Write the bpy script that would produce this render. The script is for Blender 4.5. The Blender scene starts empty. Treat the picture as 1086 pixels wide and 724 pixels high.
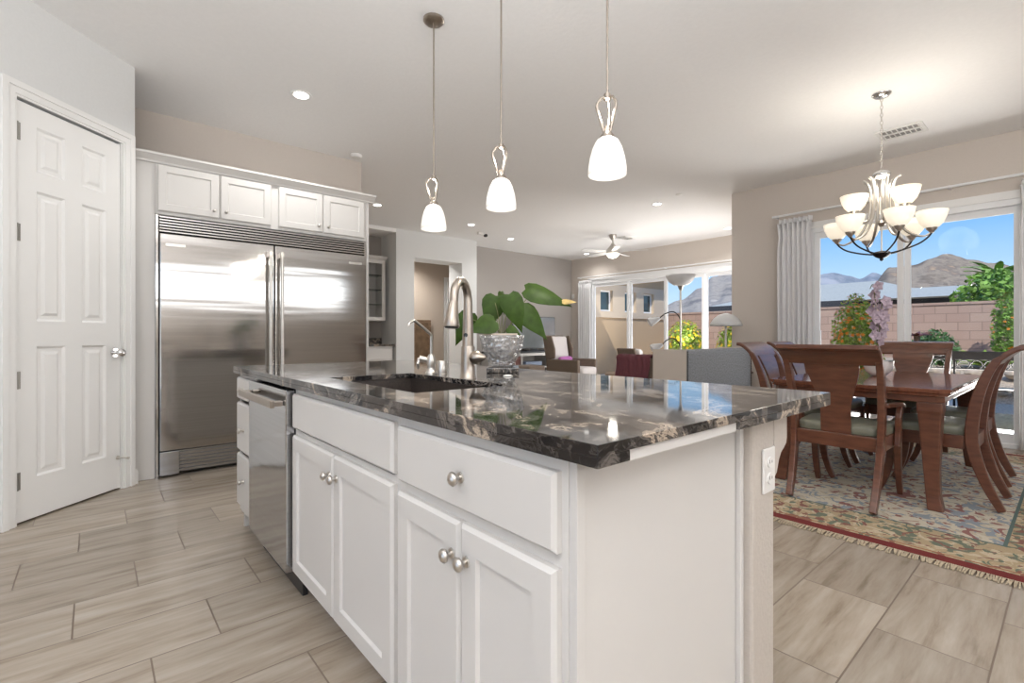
import bpy, bmesh, math, random
from math import sin, cos, pi, radians, sqrt
from mathutils import Vector, Matrix, noise
random.seed(7)
C = bpy.context.scene.collection
SC = bpy.context.scene
# ------------------------------------------------------------------ camera, exposure, world, sun
YAW = radians(40.65)
cam_d = bpy.data.cameras.new('camera'); cam = bpy.data.objects.new('camera', cam_d); C.objects.link(cam)
cam.location = (0, 0, 1.085); cam.rotation_euler = (pi/2, 0, -YAW)
cam_d.sensor_width = 36; cam_d.lens = 516/1086*36; cam_d.shift_y = -6/1086; cam_d.clip_start = .02; cam_d.clip_end = 6000
SC.camera = cam
SC.view_settings.view_transform = 'Standard'; SC.view_settings.look = 'None'
SC.view_settings.gamma = 1; SC.view_settings.use_curve_mapping = False
SC.view_settings.exposure = 0.16
SC.cycles.max_bounces = 9; SC.cycles.diffuse_bounces = 7; SC.cycles.glossy_bounces = 4
SC.cycles.transparent_max_bounces = 12; SC.cycles.caustics_reflective = False; SC.cycles.caustics_refractive = False
SC.cycles.sample_clamp_indirect = 4; SC.cycles.use_denoising = True
SUN_STRENGTH = 3.2; SKY_STRENGTH = 1.0; LAMP = 1.0
w = bpy.data.worlds.new('sky'); SC.world = w; w.use_nodes = True
nt = w.node_tree; nt.nodes.clear()
wo = nt.nodes.new('ShaderNodeOutputWorld'); bg = nt.nodes.new('ShaderNodeBackground')
tc = nt.nodes.new('ShaderNodeTexCoord'); sx = nt.nodes.new('ShaderNodeSeparateXYZ'); rp = nt.nodes.new('ShaderNodeValToRGB')
nt.links.new(tc.outputs['Generated'], sx.inputs[0]); nt.links.new(sx.outputs['Z'], rp.inputs[0])
nt.links.new(rp.outputs[0], bg.inputs[0]); nt.links.new(bg.outputs[0], wo.inputs[0]); bg.inputs[1].default_value = SKY_STRENGTH
els = rp.color_ramp.elements
els[0].position = 0.0; els[0].color = (.70, .83, .96, 1)
els[1].position = .30; els[1].color = (.12, .36, .84, 1)
e = els.new(.08); e.color = (.50, .73, .96, 1)
e = els.new(.17); e.color = (.24, .52, .93, 1)
sd = bpy.data.lights.new('sun', 'SUN'); sd.energy = SUN_STRENGTH; sd.angle = .01; sd.color = (1, .95, .86)
so = bpy.data.objects.new('sun', sd); C.objects.link(so)
so.rotation_euler = Vector((.62, .42, -.85)).to_track_quat('-Z', 'Y').to_euler()
def area(name, loc, size, sizey, power, direction, color=(1, 1, 1)):
    l = bpy.data.lights.new(name, 'AREA'); l.shape = 'RECTANGLE'; l.size = size; l.size_y = sizey; l.energy = power; l.color = color
    o = bpy.data.objects.new(name, l); C.objects.link(o); o.location = loc
    o.rotation_euler = Vector(direction).to_track_quat('-Z', 'Y').to_euler(); return o
# window behind the camera, mirrored in the refrigerator; then an added side fill
area('daylight_kitchen_window', (2.2, -3.75, 2.22), 5.6, .6, 48, (0, 1, .05), (1, .98, .95))
area('kitchen_side_fill', (-2.75, .2, 1.35), 3.4, 2.2, 16, (1, .25, .35), (1, .98, .96))
# added upward area light that brightens the ceiling, standing in for a bounced flash
area('ceiling_fill', (-.7, -1.2, 1.05), 2.4, 2.0, 250, (0, 0, 1), (.95, .97, 1))
# added fill for the living room, hidden round the corner of the dining wall
area('living_side_fill', (8.1, 3.18, .85), 2.0, 1.4, 80, (0, 1, 0), (1, .98, .96))
# added area lights flat on the paving, standing in for its sun bounce
area('patio_fill_living', (10.9, 6.0, 0.0), 2.4, 3.6, 260, (-.75, 0, 1), (1, .97, .93))
area('patio_fill_dining', (8.0, .9, 0.0), 1.4, 2.6, 200, (-.7, 0, 1), (1, .97, .93))

# ------------------------------------------------------------------ materials
def new_mat(name):
    m = bpy.data.materials.new(name); m.use_nodes = True
    n = m.node_tree.nodes; b = n['Principled BSDF']; return m, m.node_tree, n, b
def lk(nt, a, b): nt.links.new(a, b)
def nd(nt, t, **kw):
    n = nt.nodes.new(t)
    for k, v in kw.items():
        if k.startswith('i_'): n.inputs[k[2:].replace('_', ' ')].default_value = v
        else: setattr(n, k, v)
    return n
def coords(nt, scale=(1, 1, 1), rot=(0, 0, 0)):
    t = nd(nt, 'ShaderNodeTexCoord'); mp = nd(nt, 'ShaderNodeMapping'); mp.inputs['Scale'].default_value = scale; mp.inputs['Rotation'].default_value = rot
    lk(nt, t.outputs['Object'], mp.inputs[0]); return mp.outputs[0]
def ramp(nt, fac, stops):
    r = nd(nt, 'ShaderNodeValToRGB'); lk(nt, fac, r.inputs[0]); el = r.color_ramp.elements
    while len(el) < len(stops): el.new(.5)
    for k, (p, c) in enumerate(stops):
        el[k].position = p; el[k].color = (*c, 1)
    return r.outputs[0]
def math_n(nt, op, a, b=None, c=None):
    m = nd(nt, 'ShaderNodeMath', operation=op)
    for k, v in enumerate((a, b, c)):
        if v is None: continue
        if isinstance(v, (int, float)): m.inputs[k].default_value = v
        else: lk(nt, v, m.inputs[k])
    return m.outputs[0]
def mixc(nt, f, a, b):
    m = nd(nt, 'ShaderNodeMix', data_type='RGBA')
    for s, v in ((m.inputs['Factor'], f), (m.inputs[6], a), (m.inputs[7], b)):
        if isinstance(v, (int, float)): s.default_value = v
        elif isinstance(v, tuple): s.default_value = (*v, 1)
        else: lk(nt, v, s)
    return m.outputs[2]
def bump(nt, b, h, strength=.3, dist=.01):
    bp = nd(nt, 'ShaderNodeBump'); bp.inputs['Strength'].default_value = strength; bp.inputs['Distance'].default_value = dist
    lk(nt, h, bp.inputs['Height']); lk(nt, bp.outputs[0], b.inputs['Normal'])
def mat(name, col, rough=.5, metal=0, nscale=0, namp=.06, bstr=0, bdist=.004, scale=(1, 1, 1), spec=None, coat=0):
    m, nt, n, b = new_mat(name)
    b.inputs['Roughness'].default_value = rough; b.inputs['Metallic'].default_value = metal
    if spec is not None: b.inputs['Specular IOR Level'].default_value = spec
    if coat: b.inputs['Coat Weight'].default_value = coat; b.inputs['Coat Roughness'].default_value = .06
    nz = nd(nt, 'ShaderNodeTexNoise'); nz.inputs['Scale'].default_value = nscale or 6; nz.inputs['Detail'].default_value = 4
    lk(nt, coords(nt, scale), nz.inputs['Vector'])
    lo = tuple(c*(1-namp) for c in col); hi = tuple(min(1, c*(1+namp)) for c in col)
    lk(nt, ramp(nt, nz.outputs[0], [(.3, lo), (.7, hi)]), b.inputs['Base Color'])
    if bstr: bump(nt, b, nz.outputs[0], bstr, bdist)
    return m
def emis(name, col, strength, mixbase=(.9, .9, .9)):
    m, nt, n, b = new_mat(name); b.inputs['Base Color'].default_value = (*mixbase, 1)
    b.inputs['Emission Color'].default_value = (*col, 1); b.inputs['Emission Strength'].default_value = strength; b.inputs['Roughness'].default_value = .35
    return m
M = {}
M['wall'] = mat('wall_paint_greige', (.60, .545, .495), .85, nscale=60, namp=.015, bstr=.12, bdist=.003)
M['wall_white'] = mat('wall_paint_light', (.69, .70, .70), .85, nscale=60, namp=.015, bstr=.12, bdist=.003)
M['wall_accent'] = mat('wall_paint_taupe', (.36, .335, .315), .85, nscale=60, namp=.015, bstr=.1)
M['wall_hall'] = mat('wall_paint_beige', (.52, .44, .365), .85, nscale=60, namp=.015)
M['pony'] = mat('textured_plaster_greige', (.50, .455, .41), .8, nscale=90, namp=.03, bstr=.5, bdist=.004)
M['ceiling'] = mat('ceiling_paint', (.86, .855, .85), .9, nscale=35, namp=.012, bstr=.35, bdist=.004)
M['white'] = mat('white_cabinet_paint', (.62, .605, .585), .38, nscale=3, namp=.012, spec=.4)
M['trim'] = mat('white_trim_paint', (.80, .80, .79), .4, nscale=3, namp=.01, spec=.4)
M['dark'] = mat('dark_void', (.015, .014, .013), .7)
M['black'] = mat('black_plastic', (.02, .02, .022), .35)
M['nickel'] = mat('brushed_nickel', (.60, .57, .53), .28, 1, nscale=60, namp=.05)
M['hinge_metal'] = mat('dark_satin_nickel', (.28, .27, .25), .35, .9)
M['chrome'] = mat('polished_chrome', (.75, .75, .75), .12, 1)
M['bronze'] = mat('warm_brushed_nickel', (.40, .35, .30), .3, 1, nscale=50, namp=.06)
M['iron'] = mat('dark_iron', (.03, .028, .027), .4, .6)
M['vinyl'] = mat('white_vinyl', (.80, .81, .82), .35, nscale=3, namp=.01)
M['cloth_white'] = mat('white_curtain_linen', (.74, .74, .75), .9, nscale=150, namp=.05, bstr=.1)
M['linen'] = mat('beige_linen', (.56, .50, .44), .9, nscale=220, namp=.08, bstr=.2, bdist=.002)
M['grey_fab'] = mat('grey_tweed_fabric', (.25, .26, .275), .92, nscale=70, namp=.45, bstr=.3, bdist=.002)
M['light_fab'] = mat('light_grey_fabric', (.56, .53, .52), .92, nscale=120, namp=.12, bstr=.2, bdist=.002)
M['brown_fab'] = mat('brown_wicker_fabric', (.13, .095, .07), .7, nscale=90, namp=.3, bstr=.3)
M['burgundy'] = mat('burgundy_knit', (.13, .04, .05), .95, nscale=130, namp=.25, bstr=.4)
M['purple'] = mat('purple_cushion_cloth', (.36, .12, .33), .9, nscale=90, namp=.15)
M['seat'] = mat('sage_leather', (.18, .18, .135), .42, nscale=25, namp=.12, bstr=.1)
M['brownwood'] = mat('dark_brown_wood', (.10, .045, .03), .35, nscale=5, namp=.3, scale=(2, 2, 12))
M['redwood'] = mat('cherry_stained_door_wood', (.13, .035, .022), .35, nscale=5, namp=.3, scale=(2, 2, 12))
M['oak'] = mat('weathered_oak', (.20, .13, .08), .6, nscale=5, namp=.4, scale=(3, 3, 14))
M['tvmetal'] = mat('silver_console_laminate', (.55, .53, .50), .35, .3)
M['bluegrey'] = mat('blue_grey_electronics', (.25, .32, .45), .35)
M['leaf'] = mat('glossy_dark_leaf', (.035, .068, .009), .4, nscale=30, namp=.25, spec=.18)
M['leafdry'] = mat('dry_leaf_tip', (.42, .30, .10), .6, nscale=30, namp=.3)
M['stem'] = mat('olive_plant_stem', (.16, .17, .06), .5)
M['soil'] = mat('soil', (.05, .035, .025), .95, nscale=80, namp=.5)
M['pot'] = mat('beige_inner_pot', (.72, .62, .53), .6)
M['orchid'] = mat('dusty_lilac_petal', (.44, .35, .41), .7, nscale=40, namp=.3)
M['ceramic'] = mat('white_ceramic', (.80, .79, .77), .15, coat=.5)
M['plate'] = mat('white_plastic_plate', (.78, .77, .75), .35)
M['lamp_glass'] = mat('frosted_lamp_glass', (.86, .87, .88), .4); M['lamp_glass'].node_tree.nodes['Principled BSDF'].inputs['Transmission Weight'].default_value = .25
M['concrete'] = mat('patio_concrete', (.50, .47, .43), .9, nscale=6, namp=.1)
M['ground'] = mat('desert_gravel', (.42, .35, .28), .95, nscale=30, namp=.3, bstr=.3)
M['stucco'] = mat('tan_stucco', (.50, .36, .225), .95, nscale=70, namp=.09, bstr=.5)
M['stucco_light'] = mat('cream_stucco', (.60, .49, .37), .95, nscale=70, namp=.05, bstr=.4)
M['eave'] = mat('orange_brown_fascia', (.36, .20, .09), .8)
M['roof'] = mat('grey_flat_roof_tile', (.45, .44, .39), .85, nscale=14, namp=.12)
M['roofedge'] = mat('dark_fascia', (.05, .05, .055), .7)
M['bush'] = mat('green_bush_leaf', (.20, .36, .055), .6, nscale=4, namp=.4)
M['bushdark'] = mat('dark_bush_leaf', (.09, .18, .06), .6, nscale=4, namp=.4)
M['bushlime'] = mat('yellow_green_leaf', (.26, .38, .05), .6, nscale=4, namp=.3)
M['flower_y'] = mat('yellow_petal', (.85, .60, .03), .6)
M['flower_o'] = mat('orange_petal', (.80, .27, .02), .6)
M['redleaf'] = mat('red_brown_succulent', (.25, .10, .08), .5)
M['trunk'] = mat('bark', (.14, .10, .07), .9, nscale=30, namp=.3)
M['rock'] = mat('pale_rock', (.46, .38, .30), .9, nscale=7, namp=.3, bstr=.4)
M['shade'] = emis('frosted_glass_lit', (1, .87, .66), .55, (.85, .82, .76))
M['shade2'] = emis('frosted_glass_lit_white', (1, .93, .82), .45, (.88, .87, .84))
M['bulb'] = emis('lit_bulb', (1, .95, .86), 9)
M['lens'] = emis('downlight_lens', (1, .97, .92), 5)
M['fanglass'] = emis('fan_light_glass', (1, .9, .75), 1.6)

def m_floor():
    m, nt, n, b = new_mat('wood_look_porcelain_tile')
    t = nd(nt, 'ShaderNodeTexCoord'); s = nd(nt, 'ShaderNodeSeparateXYZ'); lk(nt, t.outputs['Object'], s.inputs[0])
    RH, RW, SH = .3085, .617, .2057
    yr = math_n(nt, 'DIVIDE', math_n(nt, 'ADD', s.outputs['Y'], -.494+.3085*40), RH)
    row = math_n(nt, 'FLOOR', yr); fy = math_n(nt, 'FRACT', yr)
    xr = math_n(nt, 'DIVIDE', math_n(nt, 'ADD', math_n(nt, 'SUBTRACT', s.outputs['X'], math_n(nt, 'MULTIPLY', row, SH)), -1.79+SH*40+RW*40), RW)
    col = math_n(nt, 'FLOOR', xr); fx = math_n(nt, 'FRACT', xr)
    gx = .0026/RW; gy = .0026/RH
    dx = math_n(nt, 'MINIMUM', fx, math_n(nt, 'SUBTRACT', 1, fx)); dy = math_n(nt, 'MINIMUM', fy, math_n(nt, 'SUBTRACT', 1, fy))
    grout = math_n(nt, 'MAXIMUM', math_n(nt, 'LESS_THAN', dx, gx), math_n(nt, 'LESS_THAN', dy, gy))
    cid = nd(nt, 'ShaderNodeCombineXYZ'); lk(nt, row, cid.inputs[0]); lk(nt, col, cid.inputs[1])
    wn = nd(nt, 'ShaderNodeTexWhiteNoise', noise_dimensions='3D'); lk(nt, cid.outputs[0], wn.inputs['Vector'])
    # grain: stretched along X, shifted per tile
    off = nd(nt, 'ShaderNodeVectorMath', operation='SCALE'); lk(nt, wn.outputs['Color'], off.inputs[0]); off.inputs['Scale'].default_value = 30
    ad = nd(nt, 'ShaderNodeVectorMath', operation='ADD'); lk(nt, t.outputs['Object'], ad.inputs[0]); lk(nt, off.outputs[0], ad.inputs[1])
    mp = nd(nt, 'ShaderNodeMapping'); mp.inputs['Scale'].default_value = (1.0, 8, 1); mp.inputs['Rotation'].default_value = (0, 0, .06); lk(nt, ad.outputs[0], mp.inputs[0])
    nz = nd(nt, 'ShaderNodeTexNoise'); nz.inputs['Scale'].default_value = 2.2; nz.inputs['Detail'].default_value = 7; nz.inputs['Roughness'].default_value = .62; nz.inputs['Distortion'].default_value = .25
    lk(nt, mp.outputs[0], nz.inputs['Vector'])
    c = ramp(nt, nz.outputs[0], [(.28, (.225, .18, .135)), (.44, (.32, .268, .213)), (.58, (.37, .318, .26)), (.75, (.43, .378, .318))])
    br = math_n(nt, 'MULTIPLY_ADD', wn.outputs['Value'], .22, .89)
    hs = nd(nt, 'ShaderNodeHueSaturation'); lk(nt, c, hs.inputs['Color']); lk(nt, br, hs.inputs['Value'])
    c2 = mixc(nt, grout, hs.outputs[0], (.17, .13, .10)); lk(nt, c2, b.inputs['Base Color'])
    lk(nt, math_n(nt, 'MULTIPLY_ADD', grout, .5, .26), b.inputs['Roughness'])
    b.inputs['Specular IOR Level'].default_value = .45
    bump(nt, b, math_n(nt, 'SUBTRACT', 1, grout), .4, .002)
    return m
M['floor'] = m_floor()
def m_granite():
    m, nt, n, b = new_mat('black_and_cream_veined_granite')
    v = coords(nt, (1, 1, 1), (.3, .25, .5))
    d1 = nd(nt, 'ShaderNodeTexNoise'); d1.inputs['Scale'].default_value = 1.6; d1.inputs['Detail'].default_value = 4; lk(nt, v, d1.inputs['Vector'])
    sub = nd(nt, 'ShaderNodeVectorMath', operation='SCALE'); lk(nt, d1.outputs['Color'], sub.inputs[0]); sub.inputs['Scale'].default_value = .9
    ad = nd(nt, 'ShaderNodeVectorMath', operation='ADD'); lk(nt, v, ad.inputs[0]); lk(nt, sub.outputs[0], ad.inputs[1])
    mp = nd(nt, 'ShaderNodeMapping'); mp.inputs['Scale'].default_value = (9, 2.2, 5); mp.inputs['Rotation'].default_value = (0, 0, .35); lk(nt, ad.outputs[0], mp.inputs[0])
    nz = nd(nt, 'ShaderNodeTexNoise'); nz.inputs['Scale'].default_value = 1.5; nz.inputs['Detail'].default_value = 9; nz.inputs['Roughness'].default_value = .68; lk(nt, mp.outputs[0], nz.inputs['Vector'])
    base = ramp(nt, nz.outputs[0], [(.45, (.006, .006, .008)), (.505, (.018, .017, .018)), (.535, (.13, .115, .105)), (.56, (.02, .018, .018)), (.60, (.46, .38, .30)), (.64, (.06, .05, .045))])
    mp2 = nd(nt, 'ShaderNodeMapping'); mp2.inputs['Scale'].default_value = (5, 1.5, 4); mp2.inputs['Rotation'].default_value = (0, .2, .6); lk(nt, ad.outputs[0], mp2.inputs[0])
    ms = nd(nt, 'ShaderNodeTexNoise'); ms.inputs['Scale'].default_value = 4.2; ms.inputs['Detail'].default_value = 10; ms.inputs['Roughness'].default_value = .7; ms.inputs['Distortion'].default_value = 1.2; lk(nt, mp2.outputs[0], ms.inputs['Vector'])
    vein = ramp(nt, ms.outputs[0], [(.48, (0, 0, 0)), (.50, (1, 1, 1)), (.52, (0, 0, 0))])
    big = nd(nt, 'ShaderNodeTexNoise'); big.inputs['Scale'].default_value = 1.4; lk(nt, v, big.inputs['Vector'])
    msk = ramp(nt, big.outputs[0], [(.40, (.15, .15, .15)), (.62, (1, 1, 1))])
    f = math_n(nt, 'MULTIPLY', vein, msk)
    lk(nt, mixc(nt, math_n(nt, 'MULTIPLY', f, .85), base, (.50, .44, .38)), b.inputs['Base Color'])
    b.inputs['Roughness'].default_value = .05; b.inputs['IOR'].default_value = 1.75
    return m
M['granite'] = m_granite()
def m_steel(name='brushed_stainless_steel', col=(.50, .48, .46), aniso=.75, vertical=False):
    m, nt, n, b = new_mat(name)
    v = coords(nt, (1.2, 1.2, 260) if not vertical else (1, 260, 1.2))
    nz = nd(nt, 'ShaderNodeTexNoise'); nz.inputs['Scale'].default_value = 1; nz.inputs['Detail'].default_value = 3; lk(nt, v, nz.inputs['Vector'])
    lk(nt, ramp(nt, nz.outputs[0], [(.3, tuple(c*.93 for c in col)), (.7, tuple(c*1.07 for c in col))]), b.inputs['Base Color'])
    b.inputs['Metallic'].default_value = 1; b.inputs['Roughness'].default_value = .11
    v2 = coords(nt, (.5, .5, 7)); n2 = nd(nt, 'ShaderNodeTexNoise'); n2.inputs['Scale'].default_value = 1; lk(nt, v2, n2.inputs['Vector'])
    bump(nt, b, n2.outputs[0], .10, .02)
    return m
M['steel'] = m_steel()
M['steel_dw'] = m_steel('blue_grey_stainless_steel', (.52, .53, .55), .5)
def m_wood():
    m, nt, n, b = new_mat('cherry_wood')
    v = coords(nt, (3, 3, 14))
    nz = nd(nt, 'ShaderNodeTexNoise'); nz.inputs['Scale'].default_value = 3; nz.inputs['Detail'].default_value = 5; lk(nt, v, nz.inputs['Vector'])
    lk(nt, ramp(nt, nz.outputs[0], [(.3, (.085, .030, .017)), (.7, (.155, .058, .032))]), b.inputs['Base Color'])
    b.inputs['Roughness'].default_value = .3; b.inputs['Coat Weight'].default_value = .3; b.inputs['Coat Roughness'].default_value = .15
    return m
M['cherry'] = m_wood()
M['tabletop'] = mat('polished_cherry_top', (.16, .055, .03), .14, nscale=6, namp=.25, scale=(1, 8, 1), coat=.6)
def m_rug():
    m, nt, n, b = new_mat('floral_wool_rug')
    t = nd(nt, 'ShaderNodeTexCoord'); s = nd(nt, 'ShaderNodeSeparateXYZ'); lk(nt, t.outputs['Object'], s.inputs[0])
    ex = math_n(nt, 'SUBTRACT', 1.63, math_n(nt, 'ABSOLUTE', s.outputs['X'])); ey = math_n(nt, 'SUBTRACT', 1.25, math_n(nt, 'ABSOLUTE', s.outputs['Y']))
    dist = math_n(nt, 'MINIMUM', ex, ey)
    def blobs(scale, thr, dis, seed):
        mp = nd(nt, 'ShaderNodeMapping'); mp.inputs['Location'].default_value = (seed, seed*1.7, 0); lk(nt, t.outputs['Object'], mp.inputs[0])
        z = nd(nt, 'ShaderNodeTexNoise'); z.inputs['Scale'].default_value = scale; z.inputs['Detail'].default_value = 2; z.inputs['Distortion'].default_value = dis; lk(nt, mp.outputs[0], z.inputs['Vector'])
        return math_n(nt, 'GREATER_THAN', z.outputs[0], thr)
    g1 = blobs(10, .56, 1.6, 3.1); r1 = blobs(9, .59, 1.8, 11.3); c1 = blobs(13, .55, 1.5, 7.7)
    bord = mixc(nt, c1, (.37, .29, .185), (.47, .39, .28)); bord = mixc(nt, g1, bord, (.14, .16, .12)); bord = mixc(nt, r1, bord, (.21, .10, .08))
    g2 = blobs(11, .56, 1.6, 23.1); r2 = blobs(9, .59, 1.8, 31.3); c2 = blobs(7, .55, 1.5, 17.7)
    fld = mixc(nt, c2, (.50, .45, .36), (.42, .37, .29)); fld = mixc(nt, g2, fld, (.24, .27, .30)); fld = mixc(nt, r2, fld, (.25, .12, .11))
    c = mixc(nt, math_n(nt, 'GREATER_THAN', dist, .46), bord, fld)
    line = math_n(nt, 'LESS_THAN', math_n(nt, 'ABSOLUTE', math_n(nt, 'SUBTRACT', dist, .455)), .008); c = mixc(nt, line, c, (.10, .14, .13))
    band = math_n(nt, 'LESS_THAN', math_n(nt, 'ABSOLUTE', math_n(nt, 'SUBTRACT', dist, .10)), .006); c = mixc(nt, band, c, (.30, .13, .07))
    c = mixc(nt, math_n(nt, 'LESS_THAN', dist, .075), c, (.15, .03, .028))
    fz = nd(nt, 'ShaderNodeTexNoise'); fz.inputs['Scale'].default_value = 240; lk(nt, t.outputs['Object'], fz.inputs['Vector'])
    hs = nd(nt, 'ShaderNodeHueSaturation'); lk(nt, c, hs.inputs['Color']); lk(nt, math_n(nt, 'MULTIPLY_ADD', fz.outputs[0], .5, .78), hs.inputs['Value'])
    lk(nt, hs.outputs[0], b.inputs['Base Color']); b.inputs['Roughness'].default_value = .97; b.inputs['Specular IOR Level'].default_value = .15
    bump(nt, b, fz.outputs[0], .5, .004)
    return m
M['rug'] = m_rug()
M['fringe'] = mat('cream_wool_fringe', (.42, .35, .25), .95, nscale=120, namp=.2)
def m_block():
    m, nt, n, b = new_mat('tan_pink_block_wall')
    t = nd(nt, 'ShaderNodeTexCoord'); mp = nd(nt, 'ShaderNodeMapping'); mp.inputs['Rotation'].default_value = (pi/2, 0, pi/2); lk(nt, t.outputs['Object'], mp.inputs[0])
    s = nd(nt, 'ShaderNodeSeparateXYZ'); lk(nt, t.outputs['Object'], s.inputs[0]); cb = nd(nt, 'ShaderNodeCombineXYZ')
    lk(nt, math_n(nt, 'ADD', s.outputs['Y'], 100), cb.inputs[0]); lk(nt, s.outputs['Z'], cb.inputs[1])
    br = nd(nt, 'ShaderNodeTexBrick'); lk(nt, cb.outputs[0], br.inputs['Vector']); br.inputs['Scale'].default_value = 1
    br.inputs['Brick Width'].default_value = .40; br.inputs['Row Height'].default_value = .20; br.inputs['Mortar Size'].default_value = .008
    br.inputs['Color1'].default_value = (.44, .30, .24, 1); br.inputs['Color2'].default_value = (.49, .35, .28, 1); br.inputs['Mortar'].default_value = (.31, .22, .18, 1)
    lk(nt, br.outputs[0], b.inputs['Base Color']); b.inputs['Roughness'].default_value = .95
    return m
M['block'] = m_block()
def m_mount(name, stops, scale):
    m, nt, n, b = new_mat(name)
    v = coords(nt, (1, 1, 2)); nz = nd(nt, 'ShaderNodeTexNoise'); nz.inputs['Scale'].default_value = scale; nz.inputs['Detail'].default_value = 9; nz.inputs['Roughness'].default_value = .65; lk(nt, v, nz.inputs['Vector'])
    lk(nt, ramp(nt, nz.outputs[0], stops), b.inputs['Base Color']); b.inputs['Roughness'].default_value = 1; b.inputs['Specular IOR Level'].default_value = 0
    return m
M['mount'] = m_mount('desert_mountain_rock', [(.36, (.15, .12, .10)), (.48, (.33, .27, .21)), (.56, (.22, .18, .15)), (.70, (.62, .42, .26))], .022)
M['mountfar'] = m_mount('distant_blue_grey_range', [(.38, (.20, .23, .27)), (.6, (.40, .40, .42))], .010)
M['mountgrey'] = m_mount('grey_desert_mountain_rock', [(.38, (.22, .20, .19)), (.5, (.40, .35, .30)), (.6, (.30, .27, .25)), (.68, (.52, .45, .38))], .022)
def m_glass(name, tint=(1, 1, 1), refl=1.0):
    m, nt, n, b = new_mat(name); n.remove(b); o = n['Material Output']
    tr = nd(nt, 'ShaderNodeBsdfTransparent'); tr.inputs[0].default_value = (*tint, 1)
    gl = nd(nt, 'ShaderNodeBsdfGlossy'); gl.inputs['Roughness'].default_value = .01
    fr = nd(nt, 'ShaderNodeFresnel'); fr.inputs[0].default_value = 1.45
    mx = nd(nt, 'ShaderNodeMixShader'); lk(nt, math_n(nt, 'MULTIPLY', fr.outputs[0], refl), mx.inputs[0]); lk(nt, tr.outputs[0], mx.inputs[1]); lk(nt, gl.outputs[0], mx.inputs[2]); lk(nt, mx.outputs[0], o.inputs[0])
    return m
M['glass'] = m_glass('clear_window_glass', refl=.15)
M['darkglass'] = mat('dark_window_glass', (.03, .06, .07), .06, spec=.8)
M['tvscreen'] = mat('tv_screen', (.30, .32, .34), .12, .6, spec=1.0, coat=1.0)
def m_crystal():
    m, nt, n, b = new_mat('cut_crystal'); n.remove(b); o = n['Material Output']
    tr = nd(nt, 'ShaderNodeBsdfTransparent'); tr.inputs[0].default_value = (.95, .96, .97, 1)
    gl = nd(nt, 'ShaderNodeBsdfGlossy'); gl.inputs['Roughness'].default_value = .12; df = nd(nt, 'ShaderNodeBsdfDiffuse'); df.inputs[0].default_value = (.85, .86, .88, 1)
    vo = nd(nt, 'ShaderNodeTexVoronoi'); vo.inputs['Scale'].default_value = 42; lk(nt, coords(nt), vo.inputs['Vector'])
    bp = nd(nt, 'ShaderNodeBump'); bp.inputs['Strength'].default_value = .9; bp.inputs['Distance'].default_value = .012; lk(nt, vo.outputs['Distance'], bp.inputs['Height']); lk(nt, bp.outputs[0], gl.inputs['Normal'])
    m1 = nd(nt, 'ShaderNodeMixShader'); m1.inputs[0].default_value = .35; lk(nt, gl.outputs[0], m1.inputs[1]); lk(nt, df.outputs[0], m1.inputs[2])
    mx = nd(nt, 'ShaderNodeMixShader'); lk(nt, ramp(nt, vo.outputs['Distance'], [(.15, (.18, .18, .18)), (.6, (.5, .5, .5))]), mx.inputs[0]); lk(nt, tr.outputs[0], mx.inputs[1]); lk(nt, m1.outputs[0], mx.inputs[2]); lk(nt, mx.outputs[0], o.inputs[0])
    return m
M['crystal'] = m_crystal()

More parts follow.
